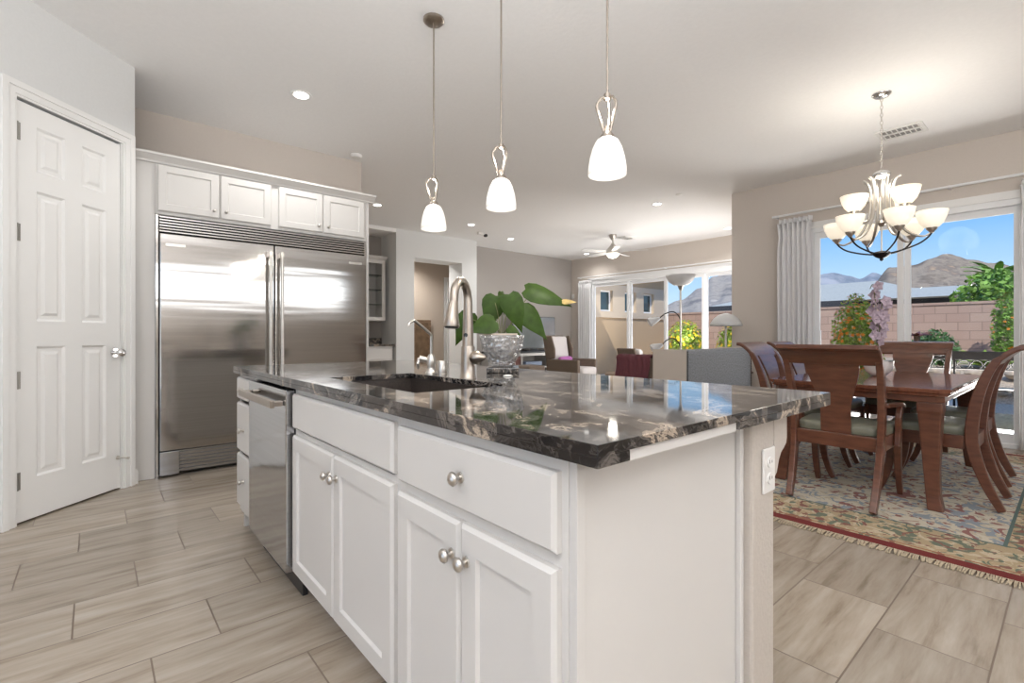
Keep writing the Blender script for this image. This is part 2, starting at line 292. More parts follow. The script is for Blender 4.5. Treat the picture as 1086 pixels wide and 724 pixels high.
# ------------------------------------------------------------------ geometry helpers
class MB:
    def __init__(s): s.v = []; s.f = []
    def add(s, vs, fs):
        k = len(s.v); s.v += [tuple(v) for v in vs]; s.f += [tuple(i+k for i in f) for f in fs]; return s
    def box(s, x0, x1, y0, y1, z0, z1):
        return s.add([(x, y, z) for x in (x0, x1) for y in (y0, y1) for z in (z0, z1)],
                     [(0, 1, 3, 2), (4, 6, 7, 5), (0, 4, 5, 1), (2, 3, 7, 6), (0, 2, 6, 4), (1, 5, 7, 3)])
    def prism(s, poly, fn, a, b):
        n = len(poly); vs = [fn(p, q, a) for p, q in poly] + [fn(p, q, b) for p, q in poly]
        return s.add(vs, [tuple(range(n)), tuple(range(2*n-1, n-1, -1))] + [(i, (i+1) % n, n+(i+1) % n, n+i) for i in range(n)])
    def lathe(s, prof, c=(0, 0, 0), n=24, axis='z', caps=True):
        c = Vector(c); vs = []
        for r, h in prof:
            for k in range(n):
                a = 2*pi*k/n; p = (r*cos(a), r*sin(a), h)
                if axis == 'x': p = (p[2], p[0], p[1])
                if axis == 'y': p = (p[0], p[2], p[1])
                vs.append(c + Vector(p))
        fs = [(j*n+k, j*n+(k+1) % n, (j+1)*n+(k+1) % n, (j+1)*n+k) for j in range(len(prof)-1) for k in range(n)]
        if caps:
            if prof[0][0] > 1e-6: fs.append(tuple(range(n)))
            if prof[-1][0] > 1e-6: fs.append(tuple((len(prof)-1)*n+k for k in range(n)))
        return s.add(vs, fs)
    def tube(s, pts, r, n=10):
        pts = [Vector(p) for p in pts]; m = len(pts); rs = r if isinstance(r, (list, tuple)) else [r]*m
        vs = []; up = None
        for i, p in enumerate(pts):
            t = (pts[min(i+1, m-1)] - pts[max(i-1, 0)]).normalized()
            if up is None: up = t.orthogonal().normalized()
            up = (up - t*up.dot(t)).normalized(); bi = t.cross(up)
            for k in range(n):
                a = 2*pi*k/n; vs.append(p + (up*cos(a) + bi*sin(a))*rs[i])
        fs = [(j*n+k, j*n+(k+1) % n, (j+1)*n+(k+1) % n, (j+1)*n+k) for j in range(m-1) for k in range(n)]
        fs += [tuple(range(n)), tuple((m-1)*n+k for k in range(n))]
        return s.add(vs, fs)
    def sweep(s, pts, wd, th):      # rectangular section; width along x, thickness in the yz plane
        m = len(pts); wd = wd if isinstance(wd, (list, tuple)) else [wd]*m; th = th if isinstance(th, (list, tuple)) else [th]*m
        vs = []
        for i, (x, y, z) in enumerate(pts):
            a = pts[max(i-1, 0)]; b = pts[min(i+1, m-1)]; ty, tz = b[1]-a[1], b[2]-a[2]; L = sqrt(ty*ty+tz*tz) or 1; ny, nz = -tz/L, ty/L
            for sx_, st in ((-1, -1), (1, -1), (1, 1), (-1, 1)):
                vs.append((x+sx_*wd[i]/2, y+ny*st*th[i]/2, z+nz*st*th[i]/2))
        fs = [(j*4+k, j*4+(k+1) % 4, (j+1)*4+(k+1) % 4, (j+1)*4+k) for j in range(m-1) for k in range(4)] + [(0, 1, 2, 3), tuple((m-1)*4+k for k in range(4))]
        return s.add(vs, fs)
    def panel(s, w_, h_, t, ops, fn, edge=.006, rec=.009, slope=.010, field=0):
        xs = sorted({edge, w_-edge} | {o[0] for o in ops} | {o[1] for o in ops}); zs = sorted({edge, h_-edge} | {o[2] for o in ops} | {o[3] for o in ops})
        q = lambda u, v, n: fn(u, v, n)
        for i in range(len(xs)-1):
            for j in range(len(zs)-1):
                cx, cz = (xs[i]+xs[i+1])/2, (zs[j]+zs[j+1])/2
                if any(o[0] < cx < o[1] and o[2] < cz < o[3] for o in ops): continue
                s.add([q(xs[i], zs[j], t), q(xs[i+1], zs[j], t), q(xs[i+1], zs[j+1], t), q(xs[i], zs[j+1], t)], [(0, 1, 2, 3)])
        def ring(a, na, b, nb):
            A = [(a[0], a[2]), (a[1], a[2]), (a[1], a[3]), (a[0], a[3])]; B = [(b[0], b[2]), (b[1], b[2]), (b[1], b[3]), (b[0], b[3])]
            s.add([q(*p, na) for p in A] + [q(*p, nb) for p in B], [(k, (k+1) % 4, 4+(k+1) % 4, 4+k) for k in range(4)])
        def cap(a, n): s.add([q(a[0], a[2], n), q(a[1], a[2], n), q(a[1], a[3], n), q(a[0], a[3], n)], [(0, 1, 2, 3)])
        full = (0, w_, 0, h_)
        ring((edge, w_-edge, edge, h_-edge), t, full, t-edge); ring(full, t-edge, full, 0); cap(full, 0)
        for o in ops:
            i1 = (o[0]+slope, o[1]-slope, o[2]+slope, o[3]-slope); ring(o, t, i1, t-rec)
            if field:
                i2 = tuple(v+sg*field for v, sg in zip(i1, (1, -1, 1, -1))); i3 = tuple(v+sg*(field+.018) for v, sg in zip(i1, (1, -1, 1, -1)))
                ring(i1, t-rec, i2, t-rec); ring(i2, t-rec, i3, t-.003); cap(i3, t-.003)
            else: cap(i1, t-rec)
        return s
    def build(s, name, m, parent=None, bevel=0, smooth=False, weld=True, seg=2):
        off = Vector((0, 0, 0)); p = parent
        if parent is None:
            xs = [v[0] for v in s.v]; ys = [v[1] for v in s.v]; zs = [v[2] for v in s.v]
            off = Vector(((min(xs)+max(xs))/2, (min(ys)+max(ys))/2, min(zs))) if not getattr(s, 'world', False) else off
        while p is not None: off += p.location; p = p.parent
        me = bpy.data.meshes.new(name); me.from_pydata([tuple(Vector(v)-off) for v in s.v], [], s.f)
        bm = bmesh.new(); bm.from_mesh(me)
        if weld: bmesh.ops.remove_doubles(bm, verts=bm.verts, dist=1e-5)
        bmesh.ops.recalc_face_normals(bm, faces=bm.faces); bm.to_mesh(me); bm.free()
        me.materials.append(M[m] if isinstance(m, str) else m)
        o = bpy.data.objects.new(name, me); C.objects.link(o)
        if parent is not None: o.parent = parent
        else: o.location = off
        if smooth:
            me.polygons.foreach_set('use_smooth', [True]*len(me.polygons))
            if smooth is not True:
                md = o.modifiers.new('smooth', 'EDGE_SPLIT'); md.split_angle = radians(smooth)
        if bevel:
            md = o.modifiers.new('bevel', 'BEVEL'); md.width = bevel; md.segments = seg; md.limit_method = 'ANGLE'; md.angle_limit = radians(50)
        return o
def W():
    b = MB(); b.world = True; return b
def B(*a): return MB().box(*a)
def tag(o, label, cat, group=None):
    o['label'] = label; o['category'] = cat
    if group: o['group'] = group
    return o
def thing(name, label, cat, loc=(0, 0, 0), group=None):
    o = bpy.data.objects.new(name, None); C.objects.link(o); o.location = loc; o.empty_display_size = .1
    return tag(o, label, cat, group)
def struct(name, mb, m, parent=None, bevel=0, smooth=False):
    mb.world = True; o = mb.build(name, m, parent, bevel, smooth)
    if parent is None: o['kind'] = 'structure'
    return o
def part_light(parent, name, kind, loc, power, color=(1, .93, .82), size=.1, spot=None, dirn=None):
    l = bpy.data.lights.new(name, kind); l.energy = power*LAMP; l.color = color
    if kind == 'AREA': l.shape = 'DISK'; l.size = size
    elif kind == 'POINT': l.shadow_soft_size = size
    elif kind == 'SPOT': l.shadow_soft_size = size; l.spot_size = radians(spot or 120); l.spot_blend = .6
    o = bpy.data.objects.new(name, l); C.objects.link(o); o.parent = parent; o.location = Vector(loc)-parent.location; return o
def copy_tree(o, parent=None):
    c = o.copy(); C.objects.link(c); c.parent = parent
    for ch in list(o.children): copy_tree(ch, c)
    return c
def arc(cx, cy, r, a0, a1, n):
    return [(cx+r*cos(radians(a0+(a1-a0)*k/n)), cy+r*sin(radians(a0+(a1-a0)*k/n))) for k in range(n+1)]
def spline(pts, n=6):
    P = [Vector(p) for p in pts]; out = []
    for i in range(len(P)-1):
        p0 = P[max(i-1, 0)]; p1 = P[i]; p2 = P[i+1]; p3 = P[min(i+2, len(P)-1)]
        for k in range(n):
            t = k/n; out.append(.5*((2*p1)+(p2-p0)*t+(2*p0-5*p1+4*p2-p3)*t*t+(3*p1-p0-3*p2+p3)*t**3))
    return out + [P[-1]]

# ------------------------------------------------------------------ setting
H = 3.05
struct('floor', W().box(-2.9, 9.6, -3.7, 11, -.12, 0), 'floor')
struct('ceiling', W().box(-2.9, 9.6, -3.7, 11, H, H+.2), 'ceiling')
struct('roof', W().box(-5.4, 9.8, -6.2, 13, H+.201, H+.35), 'roof')  # unseen; overhang added to keep the sun out of the rear openings
# pantry wall at 45 degrees, with its door opening
ax, ay, bx_, by_ = -.46, 3.822, .226, 4.508
ux, uy = 1/sqrt(2), 1/sqrt(2); nx, ny = uy, -ux          # n points into the kitchen
def pw(u, z, n): return (ax+ux*u+nx*n, ay+uy*u+ny*n, z)
L45 = (bx_-ax)/ux
d0, d1 = .178, .852                                     # door leaf along u
pb = W()
for u0, u1, z0, z1 in ((-.0, d0-.012, 0, 2.455), (d1+.012, L45, 0, 2.455), (0, L45, 2.455, H)):
    pb.prism([(u0, z0), (u1, z0), (u1, z1), (u0, z1)], pw, -.12, 0)
struct('wall_pantry', pb, 'wall_white')
struct('wall_left', W().box(-2.9, ax+.0, ay, ay+.12, 0, H), 'wall')
struct('wall_kitchen', W().box(.14, 2.30, 5.30, 5.42, 0, H).box(2.18, 2.30, 5.42, 8.9, 0, H), 'wall')
struct('wall_far_left', W().box(2.3, 4.2, 8.76, 8.88, 0, H), 'wall_accent')
wf = W().box(4.2, 4.57, 8.15, 8.76, 0, H).box(5.66, 6.03, 8.15, 8.62, 0, H).box(4.57, 5.66, 8.15, 8.62, 2.56, H)
struct('wall_far', wf, 'wall_white')
struct('trim_niche_header', W().box(2.3, 4.2, 8.15, 8.76, 2.985, H), 'ceiling')
struct('wall_hall', W().box(3.9, 9.5, 10.25, 10.37, 0, H).box(3.9, 4.02, 8.88, 10.25, 0, H), 'wall_hall')
struct('wall_accent', W().box(6.03, 9.55, 8.6, 8.72, 0, H), 'wall_accent')
# living room outer wall with slider
LX = 9.43
lw = W().box(LX, LX+.15, 7.95, 8.6, 0, H).box(LX, LX+.15, 4.02, 7.95, 2.42, H).box(LX, LX+.15, 3.0, 4.02, 0, H)
struct('wall_living', lw, 'wall')
DX = 6.7
dw = W().box(DX, DX+.15, 2.17, 3.13, 0, H).box(DX, DX+.15, .30, 2.17, 2.40, H).box(DX, DX+.15, -3.7, .30, 0, H)
struct('wall_dining', dw, 'wall')
struct('wall_living_return', W().box(DX+.15, 9.58, 3.0, 3.13, 0, H), 'wall')
wb = W().box(-2.9, DX, -3.7, -3.58, 0, 1.9).box(-2.9, DX, -3.7, -3.58, 2.55, H).box(-2.9, -.7, -3.7, -3.58, 1.9, 2.55).box(5.1, DX, -3.7, -3.58, 1.9, 2.55)
struct('wall_back', wb, 'pony')
struct('wall_outer', W().box(-2.9, -2.78, 3.95, 11, 0, H).box(-2.78, 9.6, 10.88, 11, 0, H), 'wall')  # unseen; added to stop sky light leaking in round the pantry door
ws = W().box(-2.9, -2.72, -3.58, -1.6, 0, H).box(-2.9, -2.72, 2.0, ay, 0, H).box(-2.9, -2.72, -1.6, 2.0, 2.5, H)
struct('wall_side', ws, 'wall')
def baseboard(name, *a): struct(name, W().box(*a), 'trim', bevel=.004)
baseboard('baseboard_dining', DX-.015, DX, 2.17, 3.13, 0, .11)
baseboard('baseboard_dining_far', DX-.015, DX, -3.58, .24, 0, .11)
baseboard('baseboard_accent', 6.03, LX, 8.585, 8.6, 0, .11)
baseboard('baseboard_living', LX-.015, LX, 7.98, 8.585, 0, .11)
bb = W()
bb.prism([(d1+.105, 0), (L45+.012, 0), (L45+.012, .085), (L45+.006, .10), (L45, .11), (d1+.105, .11)], pw, 0, .015)
struct('baseboard_pantry', bb, 'trim')
# pantry door
def door_local(u, v, n): return pw(d0+u, .012+v, -.045+n)
DWd, DHt = d1-d0, 2.425
xl, xm = .11, DWd/2
ops = []
for z0, z1 in ((.24, 1.01), (1.16, 1.93), (2.045, 2.31)):
    ops += [(xl, xm-.055, z0, z1), (xm+.055, DWd-xl, z0, z1)]
door = struct('door_1', W().panel(DWd, DHt, .04, ops, door_local, edge=.002, rec=.011, slope=.013, field=.02), 'trim')
kn = MB()
kc = Vector(door_local(DWd-.045, .955, .04)); nv = Vector((nx, ny, 0))
kn.tube([kc, kc+nv*.008], [.032, .032], 20); kn.tube([kc+nv*.008, kc+nv*.035], [.011, .012], 14)
kn.tube([kc+nv*.035, kc+nv*.040, kc+nv*.052, kc+nv*.066, kc+nv*.072], [.016, .026, .030, .024, .008], 18)
kn.build('door_knob', 'chrome', door, smooth=50)
ds = MB(); c0 = Vector(door_local(DWd-.02, .215, .04)); ds.tube([c0, c0+nv*.006], [.014, .014], 12); ds.tube([c0+nv*.006, c0+nv*.075], [.004, .004], 8); ds.tube([c0+nv*.075, c0+nv*.085], [.009, .009], 10)
ds.build('door_stop', 'nickel', door, smooth=50)
for z in (.20, .78, 1.63, 2.21):
    hb = MB(); hc = pw(d0-.006, 0, .0)
    hb.lathe([(.008, 0), (.008, .10)], (hc[0]+nx*.004, hc[1]+ny*.004, z), 10); hb.prism([(d0-.012, z), (d0+.02, z), (d0+.02, z+.1), (d0-.012, z+.1)], pw, -.006, -.002)
    hb.build('hinge', 'hinge_metal', door, smooth=40)
cs = W()
def casing(cs, fn, u0, u1, zt, wd=.085):
    for a, b, t in ((0, wd, .012), (.012, wd-.028, .018), (.05, wd, .026)):
        cs.prism([(u0-b, 0), (u0-a, 0), (u0-a, zt+a), (u1+a, zt+a), (u1+a, 0), (u1+b, 0), (u1+b, zt+b), (u0-b, zt+b)], fn, 0, t)
casing(cs, pw, d0-.01, d1+.01, 2.45)
cs.prism([(d0-.012, 0), (d0-.003, 0), (d0-.003, 2.45), (d0-.012, 2.45)], pw, -.12, .0)
cs.prism([(d1+.003, 0), (d1+.012, 0), (d1+.012, 2.45), (d1+.003, 2.45)], pw, -.12, .0)
struct('trim_pantry_door', cs, 'trim', bevel=.002)
# sliders
def slider(name, X, y0, y1, z1, bars, fw=.055):
    fr = W(); x0, x1 = X-.012, X+.11
    fr.box(x0, x1, y0, y0+fw, 0, z1).box(x0, x1, y1-fw, y1, 0, z1).box(x0, x1, y0+fw, y1-fw, z1-fw, z1).box(x0, x1, y0+fw, y1-fw, 0, .04)
    root = struct(name, fr, 'vinyl', bevel=.004)
    ed = [y0+fw] + bars + [y1-fw]
    for k in range(len(ed)-1):
        a, b = ed[k], ed[k+1]; xo = X+.02 if k % 2 else X+.06; s = .055
        f = MB().box(xo, xo+.035, a-.0, a+s, .04, z1-fw).box(xo, xo+.035, b-s, b, .04, z1-fw).box(xo, xo+.035, a+s, b-s, z1-fw-.07, z1-fw).box(xo, xo+.035, a+s, b-s, .04, .13)
        fo = f.build('sash', 'vinyl', root, bevel=.003)
        MB().box(xo+.014, xo+.020, a+s, b-s, .13, z1-fw-.07).build('pane', 'glass', fo)
    return root
slider('window_1', DX, .30, 2.17, 2.40, [1.25])
s2 = slider('window_2', LX, 4.02, 7.95, 2.42, [4.98, 5.88, 6.83])
MB().box(DX-.045, DX-.015, 2.03, 2.05, .95, 1.15).build('pull_handle', 'vinyl', bpy.data.objects['window_1'], bevel=.004)
tr = W().box(LX-.02, LX, 7.95, 8.04, 0, 2.5).box(LX-.02, LX, 3.95, 8.04, 2.42, 2.52); struct('trim_living_window', tr, 'vinyl', bevel=.004)
tr = W().box(DX-.02, DX, 2.17, 2.24, 0, 2.48).box(DX-.02, DX, .24, .30, 0, 2.48).box(DX-.02, DX, .24, 2.24, 2.40, 2.48); struct('trim_dining_window', tr, 'trim', bevel=.004)

# ------------------------------------------------------------------ island
CT = .913
isl_f = .63          # face frame plane x
def knob(parent, p, d, r=.016):
    p = Vector(p); d = Vector(d); k = MB()
    k.tube([p, p+d*.004], [r*.75, r*.7], 16); k.tube([p+d*.004, p+d*.016], [r*.38, r*.38], 12)
    k.tube([p+d*.016, p+d*.018, p+d*.023, p+d*.029, p+d*.032], [r*.5, r*.9, r, r*.72, r*.2], 18)
    return k.build('knob', 'nickel', parent, smooth=60)
def fn_isl(x, y0, z0): return lambda u, v, n: (x-n, y0+u, z0+v)
def isl_door(cab, y0, y1, z0, z1, ky, kz, shaker=True):
    w_, h_ = y1-y0, z1-z0
    mb = MB().panel(w_, h_, .02, [(.058, w_-.058, .058, h_-.058)] if shaker else [], fn_isl(isl_f, y0, z0), edge=.008, rec=.008, slope=.006)
    d = mb.build('door' if shaker else 'drawer_front', 'white', cab)
    if ky is not None: knob(d, (isl_f-.02, ky, kz), (-1, 0, 0))
    return d
def isl_body(cab, y0, y1):
    b = MB().box(isl_f, isl_f+.02, y0, y0+.03, .105, CT-.04).box(isl_f, isl_f+.02, y1-.03, y1, .105, CT-.04)
    b.box(isl_f, isl_f+.02, y0+.03, y1-.03, .105, .13).box(isl_f, isl_f+.02, y0+.03, y1-.03, .66, .70).box(isl_f, isl_f+.02, y0+.03, y1-.03, CT-.07, CT-.04)
    b.build('face_frame', 'white', cab, bevel=.0015)
c1 = thing('base_cabinet', 'white island base cabinet nearest the bare end panel, one wide drawer over two doors', 'cabinet', (.95, .87, 0))
isl_body(c1, .582, 1.197)
cb = MB().box(isl_f+.02, 1.245, .585, .60, .0, CT-.04).box(isl_f+.02, 1.245, 1.18, 1.195, .105, CT-.04).box(isl_f+.02, 1.245, .60, 1.18, .105, .12).box(1.23, 1.245, .60, 1.18, .12, CT-.04).box(isl_f+.07, isl_f+.085, .60, 1.195, 0, .105)
cb.build('carcass', 'white', c1)
isl_door(c1, .598, .888, .125, .672, .862, .597); isl_door(c1, .893, 1.183, .125, .672, .918, .597)
isl_door(c1, .598, 1.183, .70, .845, .883, .775, False)
c2 = thing('base_cabinet', 'white island base cabinet below the sink with a blank drawer front over two doors', 'cabinet', (.95, 1.65, 0))
isl_body(c2, 1.197, 2.102)
MB().box(isl_f+.07, isl_f+.085, 1.197, 2.102, 0, .105).box(isl_f+.02, 1.245, 2.087, 2.10, .105, CT-.04).box(isl_f+.02, 1.245, 1.20, 2.087, .105, .12).build('carcass', 'white', c2)
isl_door(c2, 1.212, 1.637, .125, .682, 1.607, .61); isl_door(c2, 1.644, 2.084, .125, .682, 1.668, .61)
isl_door(c2, 1.212, 2.084, .71, .85, None, None, False)
c3 = thing('base_cabinet', 'white three drawer island cabinet beyond the dishwasher', 'cabinet', (.95, 2.92, 0))
isl_body(c3, 2.735, 3.11)
MB().box(isl_f+.02, 1.245, 2.735, 2.75, .105, CT-.04).box(isl_f+.02, 1.245, 3.095, 3.11, 0, CT-.04).box(isl_f+.02, 1.245, 2.75, 3.095, .105, .12).box(isl_f+.07, isl_f+.085, 2.735, 3.095, 0, .105).build('carcass', 'white', c3)
for z0, z1, kz in ((.145, .43, .30), (.45, .715, .575), (.735, .855, .795)):
    isl_door(c3, 2.76, 3.095, z0, z1, 2.93, kz, False)
ep = thing('island_cladding', 'smooth white end panel closing the near end of the island', 'panel', (.94, .585, 0))
MB().box(.632, 1.249, .567, .5815, 0, CT-.04).build('board', 'white', ep, bevel=.001)
MB().box(.630, .652, .562, .567, 0, CT-.04).build('corner_strip', 'white', ep, bevel=.001)
MB().box(1.232, 1.2505, .553, .567, 0, CT-.04).build('scribe_strip', 'white', ep, bevel=.003)
# dishwasher
dwr = thing('dishwasher', 'stainless steel dishwasher built into the long side of the island', 'dishwasher', (.9, 2.42, 0))
MB().box(.63, 1.2, 2.112, 2.724, .10, .862).build('tub', 'dark', dwr)
MB().box(.592, .628, 2.106, 2.726, .115, .862).build('door', 'steel_dw', dwr, bevel=.003)
MB().box(.66, .68, 2.108, 2.728, 0, .10).build('toe_plate', 'black', dwr)
hb = MB()
for y in (2.15, 2.672): hb.box(.555, .592, y-.012, y+.012, .795, .818)
hb.box(.538, .557, 2.125, 2.70, .79, .823); hb.build('handle', 'bronze', dwr, bevel=.005)
# pony wall
pwm = W(); pwm.box(1.252, 1.385, .532, 3.10, 0, CT-.04)
struct('wall_island', pwm, 'pony', bevel=.008)
cp = [(1.386, .872)] + [(1.475, .872), (1.475, .80), (1.470, .785), (1.455, .775), (1.435, .765), (1.418, .745), (1.405, .715), (1.386, .70)]
MBc = MB()
for yb in (.532, 1.75, 2.97): MBc = MB().prism(cp, lambda p, q, a: (p, a, q), yb, yb+.13); tag(MBc.build('corbel', 'pony', bevel=.004), {.532: 'rounded plaster corbel under the near corner of the bar top', 1.75: 'rounded plaster corbel under the middle of the bar top', 2.97: 'rounded plaster corbel under the far end of the bar top'}[yb], 'corbel')
op = thing('wall_outlet', 'white duplex outlet on the island pony wall near the counter corner', 'outlet', (1.337, .531, .70))
def outlet(root, c, fn):
    b = MB(); b.prism([(-.036, -.058), (.036, -.058), (.036, .058), (-.036, .058)], fn, 0, .006); b.build('cover_plate', 'plate', root, bevel=.003)
    for dz in (-.021, .021):
        b = MB(); b.prism([(x, z+dz) for x, z in [(.017*cos(a), .014*sin(a)*1.0) for a in [k*pi/8 for k in range(16)]]], fn, .006, .009); r = b.build('receptacle', 'plate', root)
        s = MB(); s.prism([(-.008, dz-.002), (-.006, dz-.002), (-.006, dz+.007), (-.008, dz+.007)], fn, .009, .0095); s.prism([(.006, dz-.002), (.008, dz-.002), (.008, dz+.005), (.006, dz+.005)], fn, .009, .0095); s.build('slot', 'dark', r)
outlet(op, None, lambda u, v, n: (1.337+u, .531-n, .735+v))
# worktop (slab with sink cut-out, built up edge)
x0, x1, y0, y1 = .60, 1.70, .492, 3.13
sx0, sx1, sy0, sy1 = .735, 1.11, 1.30, 2.01
g = MB(); zt, zb, ze = CT, CT-.020, CT-.038
gx = [x0, sx0, sx1, x1]; gy = [y0, sy0, sy1, y1]
for i in range(3):
    for j in range(3):
        if i == 1 and j == 1: continue
        g.add([(gx[i], gy[j], zt), (gx[i+1], gy[j], zt), (gx[i+1], gy[j+1], zt), (gx[i], gy[j+1], zt)], [(0, 1, 2, 3)])
        g.add([(gx[i], gy[j], zb), (gx[i+1], gy[j], zb), (gx[i+1], gy[j+1], zb), (gx[i], gy[j+1], zb)], [(3, 2, 1, 0)])
for k in range(3):
    for y in (y0, y1): g.add([(gx[k], y, zb), (gx[k+1], y, zb), (gx[k+1], y, zt), (gx[k], y, zt)], [(0, 1, 2, 3)])
    for x in (x0, x1): g.add([(x, gy[k], zb), (x, gy[k+1], zb), (x, gy[k+1], zt), (x, gy[k], zt)], [(0, 1, 2, 3)])
for a in ((sx0, sy0, sx1, sy0), (sx1, sy0, sx1, sy1), (sx1, sy1, sx0, sy1), (sx0, sy1, sx0, sy0)):
    g.add([(a[0], a[1], zb), (a[2], a[3], zb), (a[2], a[3], zt), (a[0], a[1], zt)], [(0, 1, 2, 3)])
wt = thing('worktop', 'black and cream veined granite worktop covering the whole island', 'countertop', (1.15, 1.81, CT-.038))
g.build('slab', 'granite', wt, bevel=.0012)
ed = MB().box(x0, x0+.035, y0, y1, ze, zb-.0002).box(x0+.0351, x0+.085, y0, y0+.035, ze, zb-.0002).box(1.09, x1, y0, y0+.035, ze, zb-.0002).box(x1-.035, x1, y0+.0351, y1, ze, zb-.0002).box(x0+.0351, x1-.0351, y1-.035, y1, ze, zb-.0002)
ed.build('built_up_edge', 'granite', wt, bevel=.0008)
es = MB().box(x0+.086, 1.089, y0+.006, y0+.074, ze-.004, zb-.0002).build('support_strip', 'white', wt, bevel=.002)
MB().box(x0+.036, x1-.036, y0+.0751, y1-.036, ze+.0005, zb-.001).build('support_board', 'white', wt) if False else None
# sink
sk = MB(); o1 = (sx0-.004, sx1+.004, sy0-.004, sy1+.004); dz = .22
def rect(o, z): return [(o[0], o[2], z), (o[1], o[2], z), (o[1], o[3], z), (o[0], o[3], z)]
i1 = (o1[0]+.012, o1[1]-.012, o1[2]+.012, o1[3]-.012); zr = CT-.0215
vs = rect((o1[0]-.015, o1[1]+.015, o1[2]-.015, o1[3]+.015), zr) + rect(o1, zr) + rect(i1, zr-dz) + rect((o1[0]-.004, o1[1]+.004, o1[2]-.004, o1[3]+.004), zr-dz-.004) + rect((o1[0]-.015, o1[1]+.015, o1[2]-.015, o1[3]+.015), zr-.004)
fs = []
for a, b in ((0, 1), (1, 2), (3, 4), (4, 0)): fs += [(a*4+k, a*4+(k+1) % 4, b*4+(k+1) % 4, b*4+k) for k in range(4)]
fs += [(8, 9, 10, 11), (12, 13, 14, 15)]
sk.add(vs, fs)
M['sink'] = mat('brown_composite_sink', (.045, .035, .030), .35, nscale=200, namp=.4)
sko = thing('sink', 'dark brown undermount sink set into the granite island', 'sink', (.92, 1.655, .66))
sk.build('bowl', 'sink', sko); MB().lathe([(.045, 0), (.045, .003), (.03, .003), (.028, .001), (0, .001)], (.92, 1.655, zr-dz+.0005), 24).build('drain', 'nickel', sko, smooth=40)
# pull-down tap
fx, fy = 1.149, 1.612
fr_ = Vector((-.87, -.48, 0)).normalized()
tp = thing('kitchen_tap', 'tall brushed nickel pull-down tap behind the sink', 'tap', (fx, fy, CT))
MB().lathe([(.034, 0), (.034, .004), (.031, .008), (.029, .06), (.028, .125), (.026, .13)], (fx, fy, CT), 28).build('base', 'bronze', tp, smooth=40)
def fp(s, z): return (fx+fr_.x*s, fy+fr_.y*s, CT+z)
MB().tube([fp(0, .128), fp(0, .22), fp(0, .31)] + [fp(.062-.062*cos(radians(a)), .31+.078*sin(radians(a))) for a in range(15, 166, 15)] + [fp(.125, .30)], [.024, .021, .018] + [.017]*11 + [.017], 20).build('spout', 'bronze', tp, smooth=60)
MB().tube([fp(.125, .302), fp(.129, .29), fp(.137, .25), fp(.143, .212), fp(.144, .205)], [.017, .019, .024, .031, .029], 22).build('spray_head', 'bronze', tp, smooth=50)
MB().tube([fp(.1438, .2045), fp(.1442, .201)], [.026, .024], 22).build('nozzle', 'black', tp, smooth=50)
ct = MB(); pts = [Vector((fx, fy, CT+.103)) + Vector((.70, -.60, 0)).normalized()*d + Vector((0, 0, u)) for d, u in ((.012, 0), (.035, .002), (.05, .004), (.062, .004), (.075, .001))]
pts = [Vector((fx, fy, CT+.085)) + Vector((.35, -.94, 0)).normalized()*d for d in (.01, .03, .045, .06, .085)]
ct.tube(pts, [.018, .026, .028, .020, .006], 20); ct.build('handle', 'bronze', tp, smooth=60)
MB().tube([fp(.0205, .175), fp(.0225, .175)], [.009, .0085], 14).build('motion_sensor', 'black', tp)
# drinking water tap
rx, ry = 1.17, 1.93; r = thing('filter_tap', 'slim brushed nickel drinking water tap left of the tall tap', 'tap', (rx, ry, CT))
MB().lathe([(.027, 0), (.027, .006), (.020, .012), (.017, .03), (.021, .05), (.017, .075), (.010, .088)], (rx, ry, CT), 24).build('base', 'nickel', r, smooth=50)
gd = Vector((-.55, .2, 0))
MB().tube([(rx, ry, CT+.085), (rx, ry, CT+.17)] + spline([(rx, ry, CT+.17), (rx-.012, ry-.003, CT+.185), (rx-.085, ry-.01, CT+.235), (rx-.102, ry-.012, CT+.238), (rx-.118, ry-.014, CT+.228), (rx-.123, ry-.015, CT+.214)], 4)[1:], .0065, 12).build('spout', 'nickel', r, smooth=60)
MB().tube([(rx-.01, ry+.01, CT+.06), (rx-.045, ry+.03, CT+.068)], [.012, .016], 12).tube([(rx-.045, ry+.03, CT+.068), (rx-.058, ry+.02, CT+.045), (rx-.05, ry+.03, CT+.025)], [.009, .008, .006], 10).build('lever', 'nickel', r, smooth=60)
tag(MB().lathe([(.0, 0), (.024, 0), (.024, .003), (.020, .005), (.020, .058), (.018, .061), (0, .061)], (1.18, 1.855, CT), 24).build('sink_air_gap', 'nickel', smooth=40), 'small brushed nickel cylinder air gap between the two taps', 'air gap')
# tray, crystal pot plant
tag(MB().box(-.10, .10, -.075, .075, 0, .024).build('serving_slab', 'granite', bevel=.004), 'small dark stone slab under the crystal plant pot', 'coaster').location = (1.49, 1.80, CT+.0005)
bpy.data.objects['serving_slab'].rotation_euler.z = radians(49)
tag(MB().lathe([(0, 0), (.02, 0), (.022, .003), (.012, .008), (0, .008)], (1.33, 1.575, CT), 14).build('sink_stopper', 'ceramic', smooth=40), 'little cream disc lying on the counter before the plant', 'stopper')
px, py, pz = 1.485, 1.805, CT+.0255
pl = thing('potted_anthurium', 'green anthurium with heart shaped leaves in a cut crystal pot', 'houseplant', (px, py, pz))
prof = [(.05, 0), (.064, .004), (.060, .018), (.078, .045), (.097, .09), (.106, .135), (.110, .148), (.104, .150), (.099, .135), (.090, .09), (.072, .045), (.04, .02), (0, .018)]
cm = MB(); n_ = 48; vs = []
for rr, hh in prof:
    for k in range(n_):
        a = 2*pi*k/n_; q = rr*(1+.035*sin(8*a+hh*30)); vs.append((px+q*cos(a), py+q*sin(a), pz+hh))
